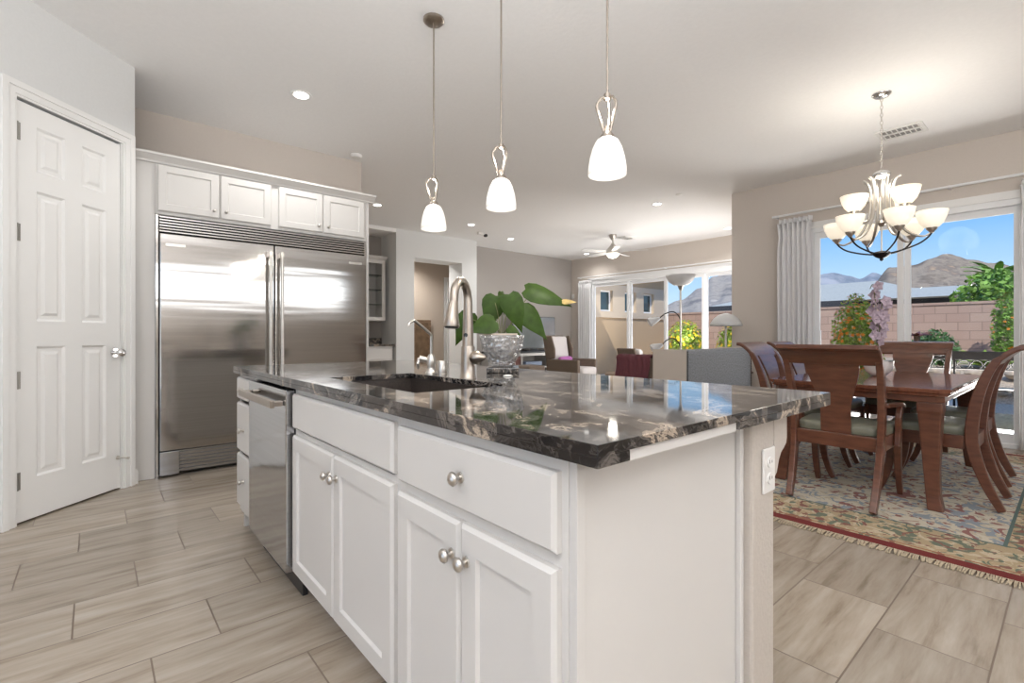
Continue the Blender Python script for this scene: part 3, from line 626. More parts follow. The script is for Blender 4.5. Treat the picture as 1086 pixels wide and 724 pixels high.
cm.add(vs, [(j*n_+k, j*n_+(k+1) % n_, (j+1)*n_+(k+1) % n_, (j+1)*n_+k) for j in range(len(prof)-1) for k in range(n_)] + [tuple(range(n_))])
cm.build('crystal_pot', 'crystal', pl, smooth=True)
MB().lathe([(0, .024), (.045, .024), (.070, .07), (.080, .155), (.086, .158), (.086, .150), (.078, .14), (0, .14)], (px, py, pz), 28).build('inner_pot', 'pot', pl, smooth=40)
MB().lathe([(0, .141), (.077, .141), (0, .146)], (px, py, pz+.001), 20).build('soil', 'soil', pl)
R_ = Vector((cos(YAW), -sin(YAW), 0)); F_ = Vector((sin(YAW), cos(YAW), 0)); U_ = Vector((0, 0, 1))
def leaf(parent, base, tip_dir, normal, L, Wd, m='leaf', curl=.12, name='leaf'):
    t = Vector(tip_dir).normalized(); nrm = Vector(normal); nrm = (nrm - t*nrm.dot(t)).normalized(); s = t.cross(nrm)
    outline = [(-.18, .0), (-.24, .22), (-.16, .40), (.02, .50), (.22, .47), (.45, .36), (.68, .20), (.86, .08), (1, 0)]
    rows = []
    for (u, wv) in outline:
        row = []
        for k in (-1, -.6, 0, .6, 1):
            uu = u if abs(k) > .3 else max(u, -.06) if u < 0 else u
            if u < 0 and abs(k) == .6: uu = u*.9
            x = uu*L; y = k*wv*Wd; z = -curl*L*(uu**2) - .25*Wd*abs(k)*abs(k)*wv*.6 + .02*L
            row.append(Vector(base)+t*x+s*y+nrm*z)
        rows.append(row)
    mb = MB(); vs = [p for r in rows for p in r]; fs = [(i*5+k, i*5+k+1, (i+1)*5+k+1, (i+1)*5+k) for i in range(len(rows)-1) for k in range(4)]
    vs2 = [p - nrm*.0012 for p in vs]; N = len(vs)
    mb.add(vs, fs); mb.add(vs2, [tuple(reversed(f)) for f in fs])
    return mb.build(name, m, parent, smooth=True, weld=False)
top = Vector((px, py, pz+.145))
# (right offset, up offset, depth offset) of leaf base and tip relative to the soil, in metres, then length & width
LV = [(-.035, .17, .02, (-.2, -.9, -.1), (.1, .1, -1), .13, .105), (-.075, .135, -.01, (-.5, -.75, .1), (-.3, .2, -1), .0, 0),
      (.045, .17, -.03, (.35, -1, 0), (.1, .1, -1), .15, .10), (.115, .115, .0, (.75, -.9, 0), (.1, .5, -1), .155, .10),
      (.15, .215, .03, (1, -.32, 0), (-.1, .55, -1), .19, .095), (-.05, .065, -.06, (-.7, -.3, -.3), (0, .45, -1), .11, .095),
      (.00, .20, .06, (.15, -.8, 0), (.9, 0, -.5), .09, .06), (-.17, .09, .08, (-.4, -.9, 0), (.3, .5, -1), .14, .09), (.04, .035, -.03, (.9, -.5, -.3), (0, .6, -1), .06, .045),
      (-.055, .15, .04, (-.15, -1, 0), (-.5, .1, -.8), .12, .09)]
for (rr, uu, dd, tdv, nv_, L_, w_) in LV:
    if L_ == 0: continue
    L_ *= 1.1; w_ *= 1.15
    bp_ = top + R_*rr + U_*uu + F_*dd
    tv = R_*tdv[0]+U_*tdv[1]+F_*tdv[2]; nn = R_*nv_[0]+U_*nv_[1]+F_*nv_[2]
    lf = leaf(pl, bp_, tv, nn, L_, w_)
    s0 = top + R_*rr*.12 + F_*dd*.1 - U_*.005
    MB().tube(spline([s0, s0.lerp(bp_, .5)+U_*.012-R_*rr*.08, bp_], 5), [.0022]*11, 6).build('leaf_stem', 'stem', lf, smooth=True)
tp0 = top + R_*.305 + U_*.168 + F_*.03
leaf(pl, tp0, R_*1-U_*.0, U_*.5-F_*1, .06, .03, 'leafdry', name='dry_leaf_tip')

# ------------------------------------------------------------------ refrigerator pair and cabinet surround
FY = 4.58
rf = thing('refrigerator', 'wide stainless steel built-in refrigerator with two tall doors', 'refrigerator', (1.19, 4.9, 0))
MB().box(.36, 2.025, FY+.012, 5.25, .02, 2.0).build('housing', 'dark', rf)
for a in (.352, 2.014): MB().box(a, a+.02, FY-.004, FY+.012, .0, 2.012).build('side_trim', 'steel', rf, bevel=.002)
for nm, a, b, hx in (('door', .378, 1.184, 1.142), ('door', 1.192, 2.012, 1.234)):
    d = MB().box(a, b, FY-.035, FY+.012, .205, 1.868).build(nm, 'steel', rf, bevel=.006)
    hh = MB().tube([(hx, FY-.095, .50), (hx, FY-.095, 1.81)], [.013, .013], 16)
    hh.build('handle', 'nickel', d, smooth=40)
    for z in (.52, 1.78): MB().box(hx-.016, hx+.016, FY-.108, FY-.0355, z-.022, z+.022).build('handle_bracket', 'nickel', d, bevel=.005)
    bx0 = a+.035 if a < 1 else b-.165
    MB().box(bx0, bx0+.13, FY-.039, FY-.035, 1.772, 1.795).build('badge', 'nickel', d, bevel=.001)
gr = MB().box(.375, 2.012, FY+.012, FY+.03, 1.874, 2.01); 
for k in range(6): gr.box(.375, 2.012, FY-.022, FY+.014, 1.880+k*.0215, 1.893+k*.0215)
gr.build('top_grille', 'steel', rf, bevel=.002)
g2 = MB().box(.56, 2.012, FY-.002, FY+.018, .028, .19)
g2b = MB().box(.378, .50, FY-.03, FY+.012, .015, .195)
g2b.build('toe_panel', 'steel_dw', rf, bevel=.002)
gl_ = MB()
for k in range(6): gl_.box(.502, 2.012, FY-.03, FY-.014, .040+k*.026, .053+k*.026)
gl_.box(.502, 2.012, FY-.013, FY+.012, .03, .195)
gl_.build('bottom_grille', 'steel_dw', rf)
MB().box(.502, 2.012, FY-.0128, FY+.0118, .031, .194).build('grille_shadow_box', 'dark', rf) if False else None
sr = thing('refrigerator_surround', 'white cabinet surround with four short doors above the refrigerator', 'cabinet', (1.19, 4.94, 0))
MB().box(.172, .350, FY-.002, 5.29, 0, 2.40).build('side_panel', 'white', sr, bevel=.002)
MB().box(2.036, 2.062, FY-.002, 5.29, 0, 2.40).build('side_panel', 'white', sr, bevel=.002)
MB().box(.351, 2.035, FY-.002, FY+.018, 2.014, 2.45).box(.351, 2.035, FY+.019, 5.29, 2.03, 2.40).build('carcass', 'white', sr)
crm = MB().prism([(FY-.003, 2.40), (FY-.014, 2.40), (FY-.018, 2.415), (FY-.028, 2.425), (FY-.05, 2.445), (FY-.062, 2.452), (FY-.062, 2.468), (FY-.003, 2.468)], lambda p, q, a: (a, p, q), .20, 2.115)
crm.box(.252, 2.10, FY-.003, 5.29, 2.451, 2.468)
crm.prism([(2.062, 2.40), (2.073, 2.40), (2.077, 2.415), (2.087, 2.425), (2.105, 2.445), (2.115, 2.452), (2.115, 2.468), (2.062, 2.468)], lambda p, q, a: (p, a, q), FY-.003, 5.29)
crm.build('crown_moulding', 'white', sr)
def fnf(x, z): return lambda u, v, n: (x+u, FY-.002-n, z+v)
for a, b, kx in ((.365, .772, .735), (.782, 1.165, .82), (1.225, 1.607, 1.568), (1.617, 2.012, 1.655)):
    w_, h_ = b-a, .355
    d = MB().panel(w_, h_, .02, [(.055, w_-.055, .055, h_-.055)], fnf(a, 2.04), edge=.007, rec=.008, slope=.006).build('door', 'white', sr)
    knob(d, (kx, FY-.022, 2.095), (0, -1, 0), .013)

# ------------------------------------------------------------------ pendants
def pendant(x, y, label, full):
    r = thing('pendant_lamp', label, 'pendant lamp', (x, y, 1.745), 'pendant lamps over the island')
    MB().lathe([(.065, H-1.745-.0), (.065, H-1.745-.012), (.055, H-1.745-.022), (.012, H-1.745-.026)], (x, y, 1.745), 28).build('ceiling_canopy', 'bronze', r, smooth=40)
    MB().tube([(x, y, 2.065), (x, y, H-.02)], .0048, 10).build('rod', 'bronze', r, smooth=50)
    for k in range(3):
        a = 2*pi*k/3+.5; dx, dy = cos(a), sin(a); m_ = MB()
        m_.tube([(x+dx*q, y+dy*q, z) for q, z in ((.006, 2.068), (.028, 2.058), (.044, 2.035), (.046, 2.02), (.034, 1.975), (.018, 1.93), (.014, 1.915))], .0058, 8)
        m_.build('yoke_strap', 'bronze', r, smooth=50)
    MB().lathe([(.004, 2.08), (.014, 2.078), (.016, 2.055), (.008, 2.05)], (x, y, 0), 16).build('finial', 'bronze', r, smooth=50)
    MB().lathe([(.010, 1.945), (.016, 1.925), (.024, 1.912), (.030, 1.902), (.030, 1.896)], (x, y, 0), 20).build('shade_cap', 'bronze', r, smooth=50)
    MB().lathe([(.028, 1.897), (.045, 1.885), (.060, 1.855), (.071, 1.815), (.077, 1.775), (.0785, 1.745), (.0755, 1.745), (.074, 1.775), (.068, 1.815), (.057, 1.853), (.043, 1.88), (.028, 1.893)], (x, y, 0), 32, caps=False).build('glass_shade', 'shade2', r, smooth=True)
    MB().lathe([(.0, 1.765), (.018, 1.772), (.026, 1.79), (.024, 1.81), (.014, 1.83), (.012, 1.87), (0, 1.87)], (x, y, 0), 16).build('bulb', 'bulb', r, smooth=True)
    part_light(r, 'bulb_light', 'SPOT', (x, y, 1.752), 7, size=.05, spot=150)
    part_light(r, 'added_uplight', 'POINT', (x, y, 2.0), 2.5, size=.02, color=(1, .96, .9))  # added above the shade to brighten the ceiling, where the frosted glass would glow
pendant(1.6, 2.61, 'pendant lamp farthest along the island, nearest the refrigerator, its ceiling canopy in view', 1)
pendant(1.6, 1.95, 'middle pendant lamp of the three above the island', 1)
pendant(1.6, 1.262, 'pendant lamp nearest the dining end of the island', 1)

# ------------------------------------------------------------------ recessed lights and ceiling fittings
def downlight(x, y, label, power=16):
    r = thing('recessed_light', label, 'ceiling light', (x, y, H-.012))
    MB().lathe([(.055, H-.004), (.062, H-.006), (.082, H-.006), (.086, H-.001)], (x, y, 0), 32).build('trim_ring', 'trim', r, smooth=40)
    MB().lathe([(0, H-.010), (.056, H-.009), (.056, H-.003), (0, H-.003)], (x, y, 0), 32).build('lens', 'lens', r)
    part_light(r, 'downlight', 'SPOT', (x, y, H-.03), power, size=.06, spot=150, color=(1, .98, .95)); return r
DL = [(1.28, 4.13, 'round recessed ceiling light in front of the refrigerator', 50), (3.22, 6.85, 'recessed ceiling light just right of the refrigerator crown moulding', 22), (5.05, 6.99, 'recessed ceiling light before the hall opening', 22),
      (6.4, 7.5, 'recessed ceiling light beside the small ceiling camera', 22), (6.36, 4.09, 'recessed ceiling light above the loveseat, between pendants and chandelier', 26), (8.95, 7.68, 'recessed ceiling light left of the fan in the far living room corner', 20), (8.79, 4.18, 'recessed ceiling light at the edge of the dining wall', 22)]
for x, y, l, p in DL: downlight(x, y, l, p)
for x, y, l in ((-1.0, 2.2, 'added unseen recessed ceiling light between pantry door and photographer'), (-.6, -.4, 'added unseen recessed ceiling light behind the photographer'), (1.6, -1.8, 'added unseen recessed ceiling light near the back wall window'), (4.4, -1.8, 'added unseen recessed ceiling light behind the dining area')):  # unseen downlights added behind the camera for more light
    downlight(x, y, l, 20)
downlight(5.1, 9.5, 'unseen recessed ceiling light added to brighten the hall', 210)  # hidden lamp added to lift the dark hall
tag(MB().lathe([(.065, H), (.065, H-.012), (.05, H-.03), (0, H-.032)], (2.16, 5.12, 0), 28).build('smoke_detector', 'plate', smooth=40), 'round white smoke detector on the ceiling beside the soffit wall', 'detector')
tag(MB().lathe([(.04, H), (.04, H-.008), (.02, H-.018), (0, H-.018)], (6.16, 3.62, 0), 24).build('sprinkler_cover', 'plate', smooth=40), 'small white sprinkler cover on the ceiling toward the living room', 'sprinkler')
cmr = thing('security_camera', 'tiny white and black camera on the ceiling by the far wall', 'camera', (5.6, 7.4, H-.07))
MB().box(5.5, 5.62, 7.37, 7.43, H-.05, H).build('bracket', 'plate', cmr, bevel=.008); MB().lathe([(0, -.03), (.028, -.03), (.03, 0), (.022, .03), (0, .03)], (5.66, 7.37, H-.055), 16, 'y').build('lens_housing', 'black', cmr, smooth=40)
def vent(x, y, lx, ly, label):
    r = thing('ceiling_vent', label, 'vent', (x, y, H-.012))
    MB().box(x-lx/2, x+lx/2, y-ly/2, y-ly/2+.03, H-.012, H).box(x-lx/2, x+lx/2, y+ly/2-.03, y+ly/2, H-.012, H).box(x-lx/2, x-lx/2+.03, y-ly/2+.03, y+ly/2-.03, H-.012, H).box(x+lx/2-.03, x+lx/2, y-ly/2+.03, y+ly/2-.03, H-.012, H).box(x-.008, x+.008, y-ly/2+.03, y+ly/2-.03, H-.012, H).build('frame', 'plate', r, bevel=.002)
    s = MB(); n = 8
    for k in range(n):
        yy = y-ly/2+.04+(ly-.08)*k/(n-1); s.prism([(yy-.008, H-.011), (yy-.006, H-.012), (yy+.008, H-.002), (yy+.006, H-.001)], lambda p, q, a: (a, p, q), x-lx/2+.031, x+lx/2-.031)
    s.build('slats', 'plate', r)
    MB().box(x-lx/2+.03, x+lx/2-.03, y-ly/2+.03, y+ly/2-.03, H-.0008, H).build('duct', mat('duct_grey', (.30, .29, .28), .8), r)
vent(5.88, 1.11, .30, .36, 'white ceiling vent behind the chandelier chain')
vent(8.1, 5.93, .36, .25, 'white ceiling vent beyond the ceiling fan')
# ceiling fan
fx_, fy_, fz_ = 7.66, 5.91, 2.72
fan = thing('ceiling_fan', 'brushed nickel ceiling fan with five pale blades and a lit bowl', 'ceiling fan', (fx_, fy_, 2.6))
MB().lathe([(.075, H), (.07, H-.03), (.03, H-.10), (.015, H-.105)], (fx_, fy_, 0), 24).build('ceiling_canopy', 'nickel', fan, smooth=50)
MB().lathe([(.013, 2.85), (.013, H-.1)], (fx_, fy_, 0), 12).build('down_rod', 'nickel', fan, smooth=50)
MB().lathe([(.02, 2.89), (.045, 2.85), (.085, 2.80), (.115, 2.765), (.125, 2.74), (.125, 2.69), (.115, 2.685)], (fx_, fy_, 0), 28).build('motor_housing', 'nickel', fan, smooth=50)
MB().lathe([(.12, 2.684), (.125, 2.665), (.10, 2.63), (.06, 2.605), (0, 2.598)], (fx_, fy_, 0), 28).build('light_bowl', 'fanglass', fan, smooth=True)
part_light(fan, 'fan_light', 'POINT', (fx_, fy_, 2.55), 10, size=.08)
for k in range(5):
    an = radians(-20+72*k); dv = R_*cos(an)+F_*sin(an); sv = Vector((-dv.y, dv.x, 0)); c_ = Vector((fx_, fy_, fz_)); m_ = MB(); vs = []
    for q, hw in ((.10, .025), (.18, .035), (.24, .06), (.60, .072), (.66, .05)):
        for sg in (-1, 1):
            for dz_ in (-.003, .003): vs.append(c_+dv*q+sv*hw*sg+U_*(dz_+sg*hw*.2))
    fs = []
    for j in range(4):
        a = j*4; fs += [(a, a+2, a+6, a+4), (a+1, a+5, a+7, a+3), (a, a+4, a+5, a+1), (a+2, a+3, a+7, a+6)]
    fs += [(0, 1, 3, 2), (16, 18, 19, 17)]
    m_.add(vs, fs).build('blade', mat('pale_fan_blade', (.66, .66, .66), .5) if k == 0 else 'fanblade', fan)
    if k == 0: M['fanblade'] = bpy.data.materials['pale_fan_blade']

# ------------------------------------------------------------------ chandelier
cx_, cy_ = 4.853, 1.043
ch = thing('chandelier', 'nickel chandelier with nine lit frosted bowls above the dining table', 'chandelier', (cx_, cy_, 1.70))
MB().lathe([(.068, H), (.068, H-.008), (.045, H-.028), (.012, H-.034)], (cx_, cy_, 0), 28).build('ceiling_canopy', 'chrome', ch, smooth=50)
cn = MB(); z = H-.03; k = 0
while z > 2.42:
    pts = []
    for j in range(9):
        a = 2*pi*j/8; o1_, o2_ = .0085*cos(a), .019*sin(a)
        pts.append((cx_+(o1_ if k % 2 else 0), cy_+(0 if k % 2 else o1_), z-.019+o2_))
    cn.tube(pts, .0022, 6); z -= .031; k += 1
cn.build('chain', 'nickel', ch, smooth=True)
MB().lathe([(.012, 2.43), (.05, 2.415), (.062, 2.40), (.062, 2.385), (.05, 2.37), (.02, 2.36)], (cx_, cy_, 0), 24).build('collar', 'chrome', ch, smooth=50)
MB().lathe([(.006, 2.36), (.006, 1.75)], (cx_, cy_, 0), 10).lathe([(.02, 2.02), (.03, 2.0), (.012, 1.97)], (cx_, cy_, 0), 14).build('centre_rod', 'nickel', ch, smooth=50)
MB().lathe([(.01, 1.775), (.055, 1.765), (.065, 1.75), (.04, 1.725), (.012, 1.712), (.014, 1.70), (0, 1.69)], (cx_, cy_, 0), 20).build('bottom_hub', 'iron', ch, smooth=50)
def cpnt(a, q, z): 
    v = Vector((cx_, cy_, z)) + R_*cos(a)*q + F_*sin(a)*q; return v
def bowl(a, q, zt_):
    c_ = cpnt(a, q, 0)
    sh = MB().lathe([(.022, zt_-.132), (.045, zt_-.122), (.072, zt_-.09), (.090, zt_-.045), (.100, zt_), (.096, zt_), (.086, zt_-.045), (.068, zt_-.087), (.042, zt_-.115), (.0, zt_-.124)], (c_.x, c_.y, 0), 28, caps=False)
    sh = sh.build('glass_shade', 'shade', ch, smooth=True)
    MB().lathe([(.012, zt_-.168), (.018, zt_-.155), (.034, zt_-.138), (.036, zt_-.124), (.024, zt_-.124)], (c_.x, c_.y, 0), 20).build('shade_holder', 'nickel', sh, smooth=50)
    MB().lathe([(0, zt_-.085), (.02, zt_-.075), (.024, zt_-.055), (0, zt_-.035)], (c_.x, c_.y, 0), 12).build('bulb', 'bulb', sh, smooth=True)
for k in range(6):
    a = radians(-47.3+60*k); R6 = .31; zt_ = 2.04
    bowl(a, R6, zt_)
    MB().tube(spline([cpnt(a, .03, 1.745), cpnt(a, .13, 1.765), cpnt(a, .23, 1.80), cpnt(a, .285, 1.84), cpnt(a, R6, 1.875)], 5), .0065, 8).build('lower_arm', 'iron', ch, smooth=60)
    MB().tube(spline([cpnt(a, .125, 2.365), cpnt(a, .10, 2.345), cpnt(a, .078, 2.28), cpnt(a, .070, 2.18), cpnt(a, .085, 2.06), cpnt(a, .13, 1.95), cpnt(a, .19, 1.885), cpnt(a, .26, 1.855), cpnt(a, R6-.01, 1.872)], 4), [.011]*24 + [.010]*2 + [.009, .008, .008, .007, .007, .006, .006], 8).build('arm_strap', 'nickel', ch, smooth=60)
for k in range(3):
    a = radians(-77.3+120*k); bowl(a, .19, 2.235)
    MB().tube(spline([cpnt(a, .055, 2.36), cpnt(a, .045, 2.25), cpnt(a, .05, 2.12), cpnt(a, .09, 2.03), cpnt(a, .15, 2.02), cpnt(a, .19, 2.07)], 5), .009, 8).build('upper_arm', 'nickel', ch, smooth=60)
part_light(ch, 'chandelier_light', 'POINT', (cx_, cy_, 2.33), 14, size=.2)

# ------------------------------------------------------------------ curtains and rods
def curtain(name, X, y0, y1, z1, label, amp=.035, folds=7, pinch=None):
    r = thing(name, label, 'curtain', (X, (y0+y1)/2, 0.01)); m_ = MB(); n = folds*8; rows = 14; vs = []
    for j in range(rows+1):
        v = j/rows; z = .015+(z1-.015)*v
        for k in range(n+1):
            t = k/n; sq = 1.0 if pinch is None else 1-pinch*math.exp(-((v-.97)/.06)**2)
            yc = (y0+y1)/2; y = yc+(t-.5)*(y1-y0)*(1-.10*math.exp(-((v-.93)/.05)**2))
            a_ = amp*(.75+.5*noise.noise(Vector((t*5, v*1.2, 3))))
            x = X-.05+a_*sin(2*pi*folds*t+.5*sin(v*4))+.01*noise.noise(Vector((t*9, v*3, 1)))
            vs.append((x, y, z))
    m_.add(vs, [(j*(n+1)+k, j*(n+1)+k+1, (j+1)*(n+1)+k+1, (j+1)*(n+1)+k) for j in range(rows) for k in range(n)])
    o = m_.build('drape', 'cloth_white', r, smooth=True); md = o.modifiers.new('t', 'SOLIDIFY'); md.thickness = .003
    h = MB(); vs = []
    for j in range(4):
        for k in range(n+1):
            t = k/n; vs.append((X-.052+.03*sin(2*pi*folds*t+1.5), (y0+y1)/2+(t-.5)*(y1-y0)*.97, z1-.01+j*.02))
    h.add(vs, [(j*(n+1)+k, j*(n+1)+k+1, (j+1)*(n+1)+k+1, (j+1)*(n+1)+k) for j in range(3) for k in range(n)])
    o = h.build('heading', 'cloth_white', r, smooth=True); md = o.modifiers.new('t', 'SOLIDIFY'); md.thickness = .003
curtain('curtain', DX-.05, 2.10, 2.50, 2.50, 'white pleated curtain left of the dining room slider')
curtain('curtain', DX-.05, .00, .36, 2.50, 'white curtain at the right edge of the dining room slider')
curtain('curtain', LX-.05, 7.86, 8.28, 2.42, 'pale grey curtain in the far living room corner', folds=6)
def rod(X, y0, y1, z, label):
    r = thing('curtain_rod', label, 'curtain rod', (X, (y0+y1)/2, z-.03))
    MB().tube([(X, y0, z), (X, y1, z)], .014, 12).build('pole', 'vinyl', r, smooth=50)
    for y in (y0+.03, (y0+y1)/2+.03, y1-.03): MB().box(X+.012, X+.099, y-.012, y+.012, z-.012, z+.02).build('bracket', 'vinyl', r, bevel=.003)
rod(DX-.10, -.9, 2.56, 2.60, 'white curtain rod above the dining room slider')
rod(LX-.10, 3.3, 8.3, 2.55, 'white curtain rod above the living room slider')

# ------------------------------------------------------------------ rug
rg = thing('area_rug', 'large floral wool rug with burgundy edge under the dining table', 'rug', (4.70, 1.04, 0))
MB().box(3.07, 6.33, -.21, 2.29, .001, .012).build('pile', 'rug', rg, bevel=.003)
fb = MB(); yy = -.205
while yy < 2.285:
    for sx_, xx in ((-1, 3.07), (1, 6.33)):
        L_ = .05+random.random()*.02; j = random.uniform(-.006, .006)
        fb.add([(xx, yy, .008), (xx, yy+.006, .008), (xx+sx_*L_*.5, yy+.006+j, .009), (xx+sx_*L_*.5, yy+j, .009), (xx+sx_*L_, yy+.005+2*j, .002), (xx+sx_*L_, yy+2*j, .002)], [(0, 1, 2, 3), (3, 2, 4, 5)])
    yy += .0075
fo = fb.build('fringe', 'fringe', rg, weld=False); fo['kind'] = 'stuff'; md = fo.modifiers.new('t', 'SOLIDIFY'); md.thickness = .003; md.offset = 1

# ------------------------------------------------------------------ dining table
TX0, TX1, TY0, TY1 = 3.86, 5.55, .50, 1.53
RZ = .0125
tb = thing('dining_table', 'cherry wood dining table with clipped corners on the floral rug', 'table', ((TX0+TX1)/2, (TY0+TY1)/2, RZ))
def clip(x0, x1, y0, y1, c): return [(x0+c, y0), (x1-c, y0), (x1, y0+c), (x1, y1-c), (x1-c, y1), (x0+c, y1), (x0, y1-c), (x0, y0+c)]
fz = lambda p, q, a: (p, q, a)
tt = MB().prism(clip(TX0, TX1, TY0, TY1, .045), fz, .735, .762); tt.prism(clip(TX0+.014, TX1-.014, TY0+.014, TY1-.014, .04), fz, .715, .7349)
tt.build('table_top', 'tabletop', tb, bevel=.004)
ap = MB().prism(clip(TX0+.03, TX1-.03, TY0+.03, TY1-.03, .035), fz, .675, .7149)
ap.build('apron', 'cherry', tb, bevel=.005)
for sx_ in (0, 1):
    for sy_ in (0, 1):
        x_ = TX0+.10 if not sx_ else TX1-.10; y_ = TY0+.10 if not sy_ else TY1-.10; ex = -1 if not sx_ else 1; ey = -1 if not sy_ else 1
        lg = MB(); rows = [(.675, .125, 0), (.62, .125, 0), (.60, .115, 0), (.45, .098, .002), (.25, .078, .006), (.10, .072, .016), (RZ, .078, .03)]
        vs = []
        for z, w_, o_ in rows:
            for a, b in ((-1, -1), (1, -1), (1, 1), (-1, 1)): vs.append((x_+ex*o_+a*w_/2, y_+ey*o_+b*w_/2, z))
        lg.add(vs, [(j*4+k, j*4+(k+1) % 4, (j+1)*4+(k+1) % 4, (j+1)*4+k) for j in range(len(rows)-1) for k in range(4)] + [(0, 1, 2, 3), tuple(24+k for k in range(4))])
        lg.build('leg', 'cherry', tb, bevel=.008)

# ------------------------------------------------------------------ dining chairs (facing +y at build)
def chair(name, label, arms):
    W2 = .235 if not arms else .265
    r = thing(name, label, 'chair', (0, 0, 0), 'cherry dining chairs around the table')
    prof = [(-.34, 0), (-.275, .14), (-.225, .30), (-.205, .43), (-.215, .58), (-.245, .73), (-.29, .86), (-.335, .93), (-.40, .985), (-.445, .995)]
    sp = [(p.x, p.y) for p in spline([(a, b, 0) for a, b in prof], 3)]
    for s in (-1, 1):
        n = len(sp); pts = [(s*(W2-.035+.03*z), y, z) for y, z in sp]
        th = [.042+.022*sin(pi*min(1, z/.9)) - (.018 if z > .93 else 0) for y, z in sp]
        MB().sweep(pts, .038, th).build('rear_leg', 'cherry', r, bevel=.006)
        fl = spline([(s*(W2-.02), .19, .435), (s*(W2-.02), .195, .33), (s*(W2-.02), .205, .2), (s*(W2-.02), .235, .08), (s*(W2-.02), .27, 0)], 3)
        MB().sweep([tuple(p) for p in fl], [.044-.012*(k/(len(fl)-1)) for k in range(len(fl))], [.055-.02*(k/(len(fl)-1)) for k in range(len(fl))]).build('front_leg', 'cherry', r, bevel=.006)
        MB().sweep([(s*(W2-.02), -.17, .395), (s*(W2-.02), .165, .395)], .028, .085).build('side_rail', 'cherry', r, bevel=.004)
        if arms:
            MB().sweep([tuple(p) for p in spline([(s*(W2+.0), -.23, .64), (s*(W2+.015), -.10, .635), (s*(W2+.02), .03, .628), (s*(W2+.02), .10, .605)], 4)], .045, .024).build('armrest', 'cherry', r, bevel=.006)
            MB().sweep([tuple(p) for p in spline([(s*(W2+.012), .02, .36), (s*(W2+.014), .035, .45), (s*(W2+.018), .025, .54), (s*(W2+.02), .06, .612)], 4)], .032, .045).build('arm_support', 'cherry', r, bevel=.006)
    MB().box(-W2+.02, W2-.02, -.225, -.195, .345, .435).build('back_rail', 'cherry', r, bevel=.004)
    MB().box(-W2+.04, W2-.04, .17, .20, .345, .435).build('front_rail', 'cherry', r, bevel=.004)
    crest = [(y, z) for y, z in sp if z >= .885]; crest = [(y-.002, z) for y, z in crest]
    MB().sweep([(0, y, z) for y, z in crest], 2*W2+.02, [.030]*len(crest)).build('crest_rail', 'cherry', r, bevel=.006)
    spl = [(y, z) for y, z in sp if .40 < z < .92]; n = len(spl)
    def wz(z): 
        t = max(0, min(1, (z-.58)/.32)); return .19+.15*(t*t*(3-2*t))
    MB().sweep([(0, y+.004, z) for y, z in spl], [wz(z)*.9 for y, z in spl], .016).build('splat', 'cherry', r, bevel=.003)
    c = MB(); vs = []; N = 12
    for z, q in ((.437, .985), (.455, 1.0), (.478, 1.0), (.492, .96), (.498, .85), (.502, .5)):
        for k in range(4*N):
            t = k/(4*N)*2*pi; ex_ = abs(cos(t))**.25*(1 if cos(t) > 0 else -1); ey_ = abs(sin(t))**.25*(1 if sin(t) > 0 else -1)
            yy_ = ey_*.205*q; vs.append((ex_*(W2-.012+.02*ey_)*q, yy_+.005, z))
    c.add(vs, [(j*48+k, j*48+(k+1) % 48, (j+1)*48+(k+1) % 48, (j+1)*48+k) for j in range(5) for k in range(48)] + [tuple(range(48)), tuple(5*48+k for k in range(48))])
    c.build('seat_cushion', 'seat', r, smooth=60)
    return r
sc_ = chair('dining_chair', 'armless cherry chair with curved scroll back at the right near corner of the table', False)
ac_ = chair('dining_armchair', 'cherry armchair at the table end closest to the island, its splat back toward us', True)
def place(o, x, y, deg, label=None):
    o.location = (x, y, RZ+.009); o.rotation_euler.z = radians(deg)
    if label: o['label'] = label
place(ac_, 3.865, 1.03, -90)
place(sc_, 4.36, .64, 0)
place(copy_tree(sc_), 5.08, .66, 0, 'armless cherry chair hidden mostly behind the nearer one on the right side of the table')
place(copy_tree(sc_), 4.43, 1.47, 180, 'armless cherry chair on the curtain side of the table, its back ending nearest the loveseat')
place(copy_tree(sc_), 5.05, 1.47, 180, 'armless cherry chair on the curtain side of the table, next to the slider end')
place(copy_tree(ac_), 5.62, 1.03, 90, 'cherry armchair at the table end closest to the glass slider')
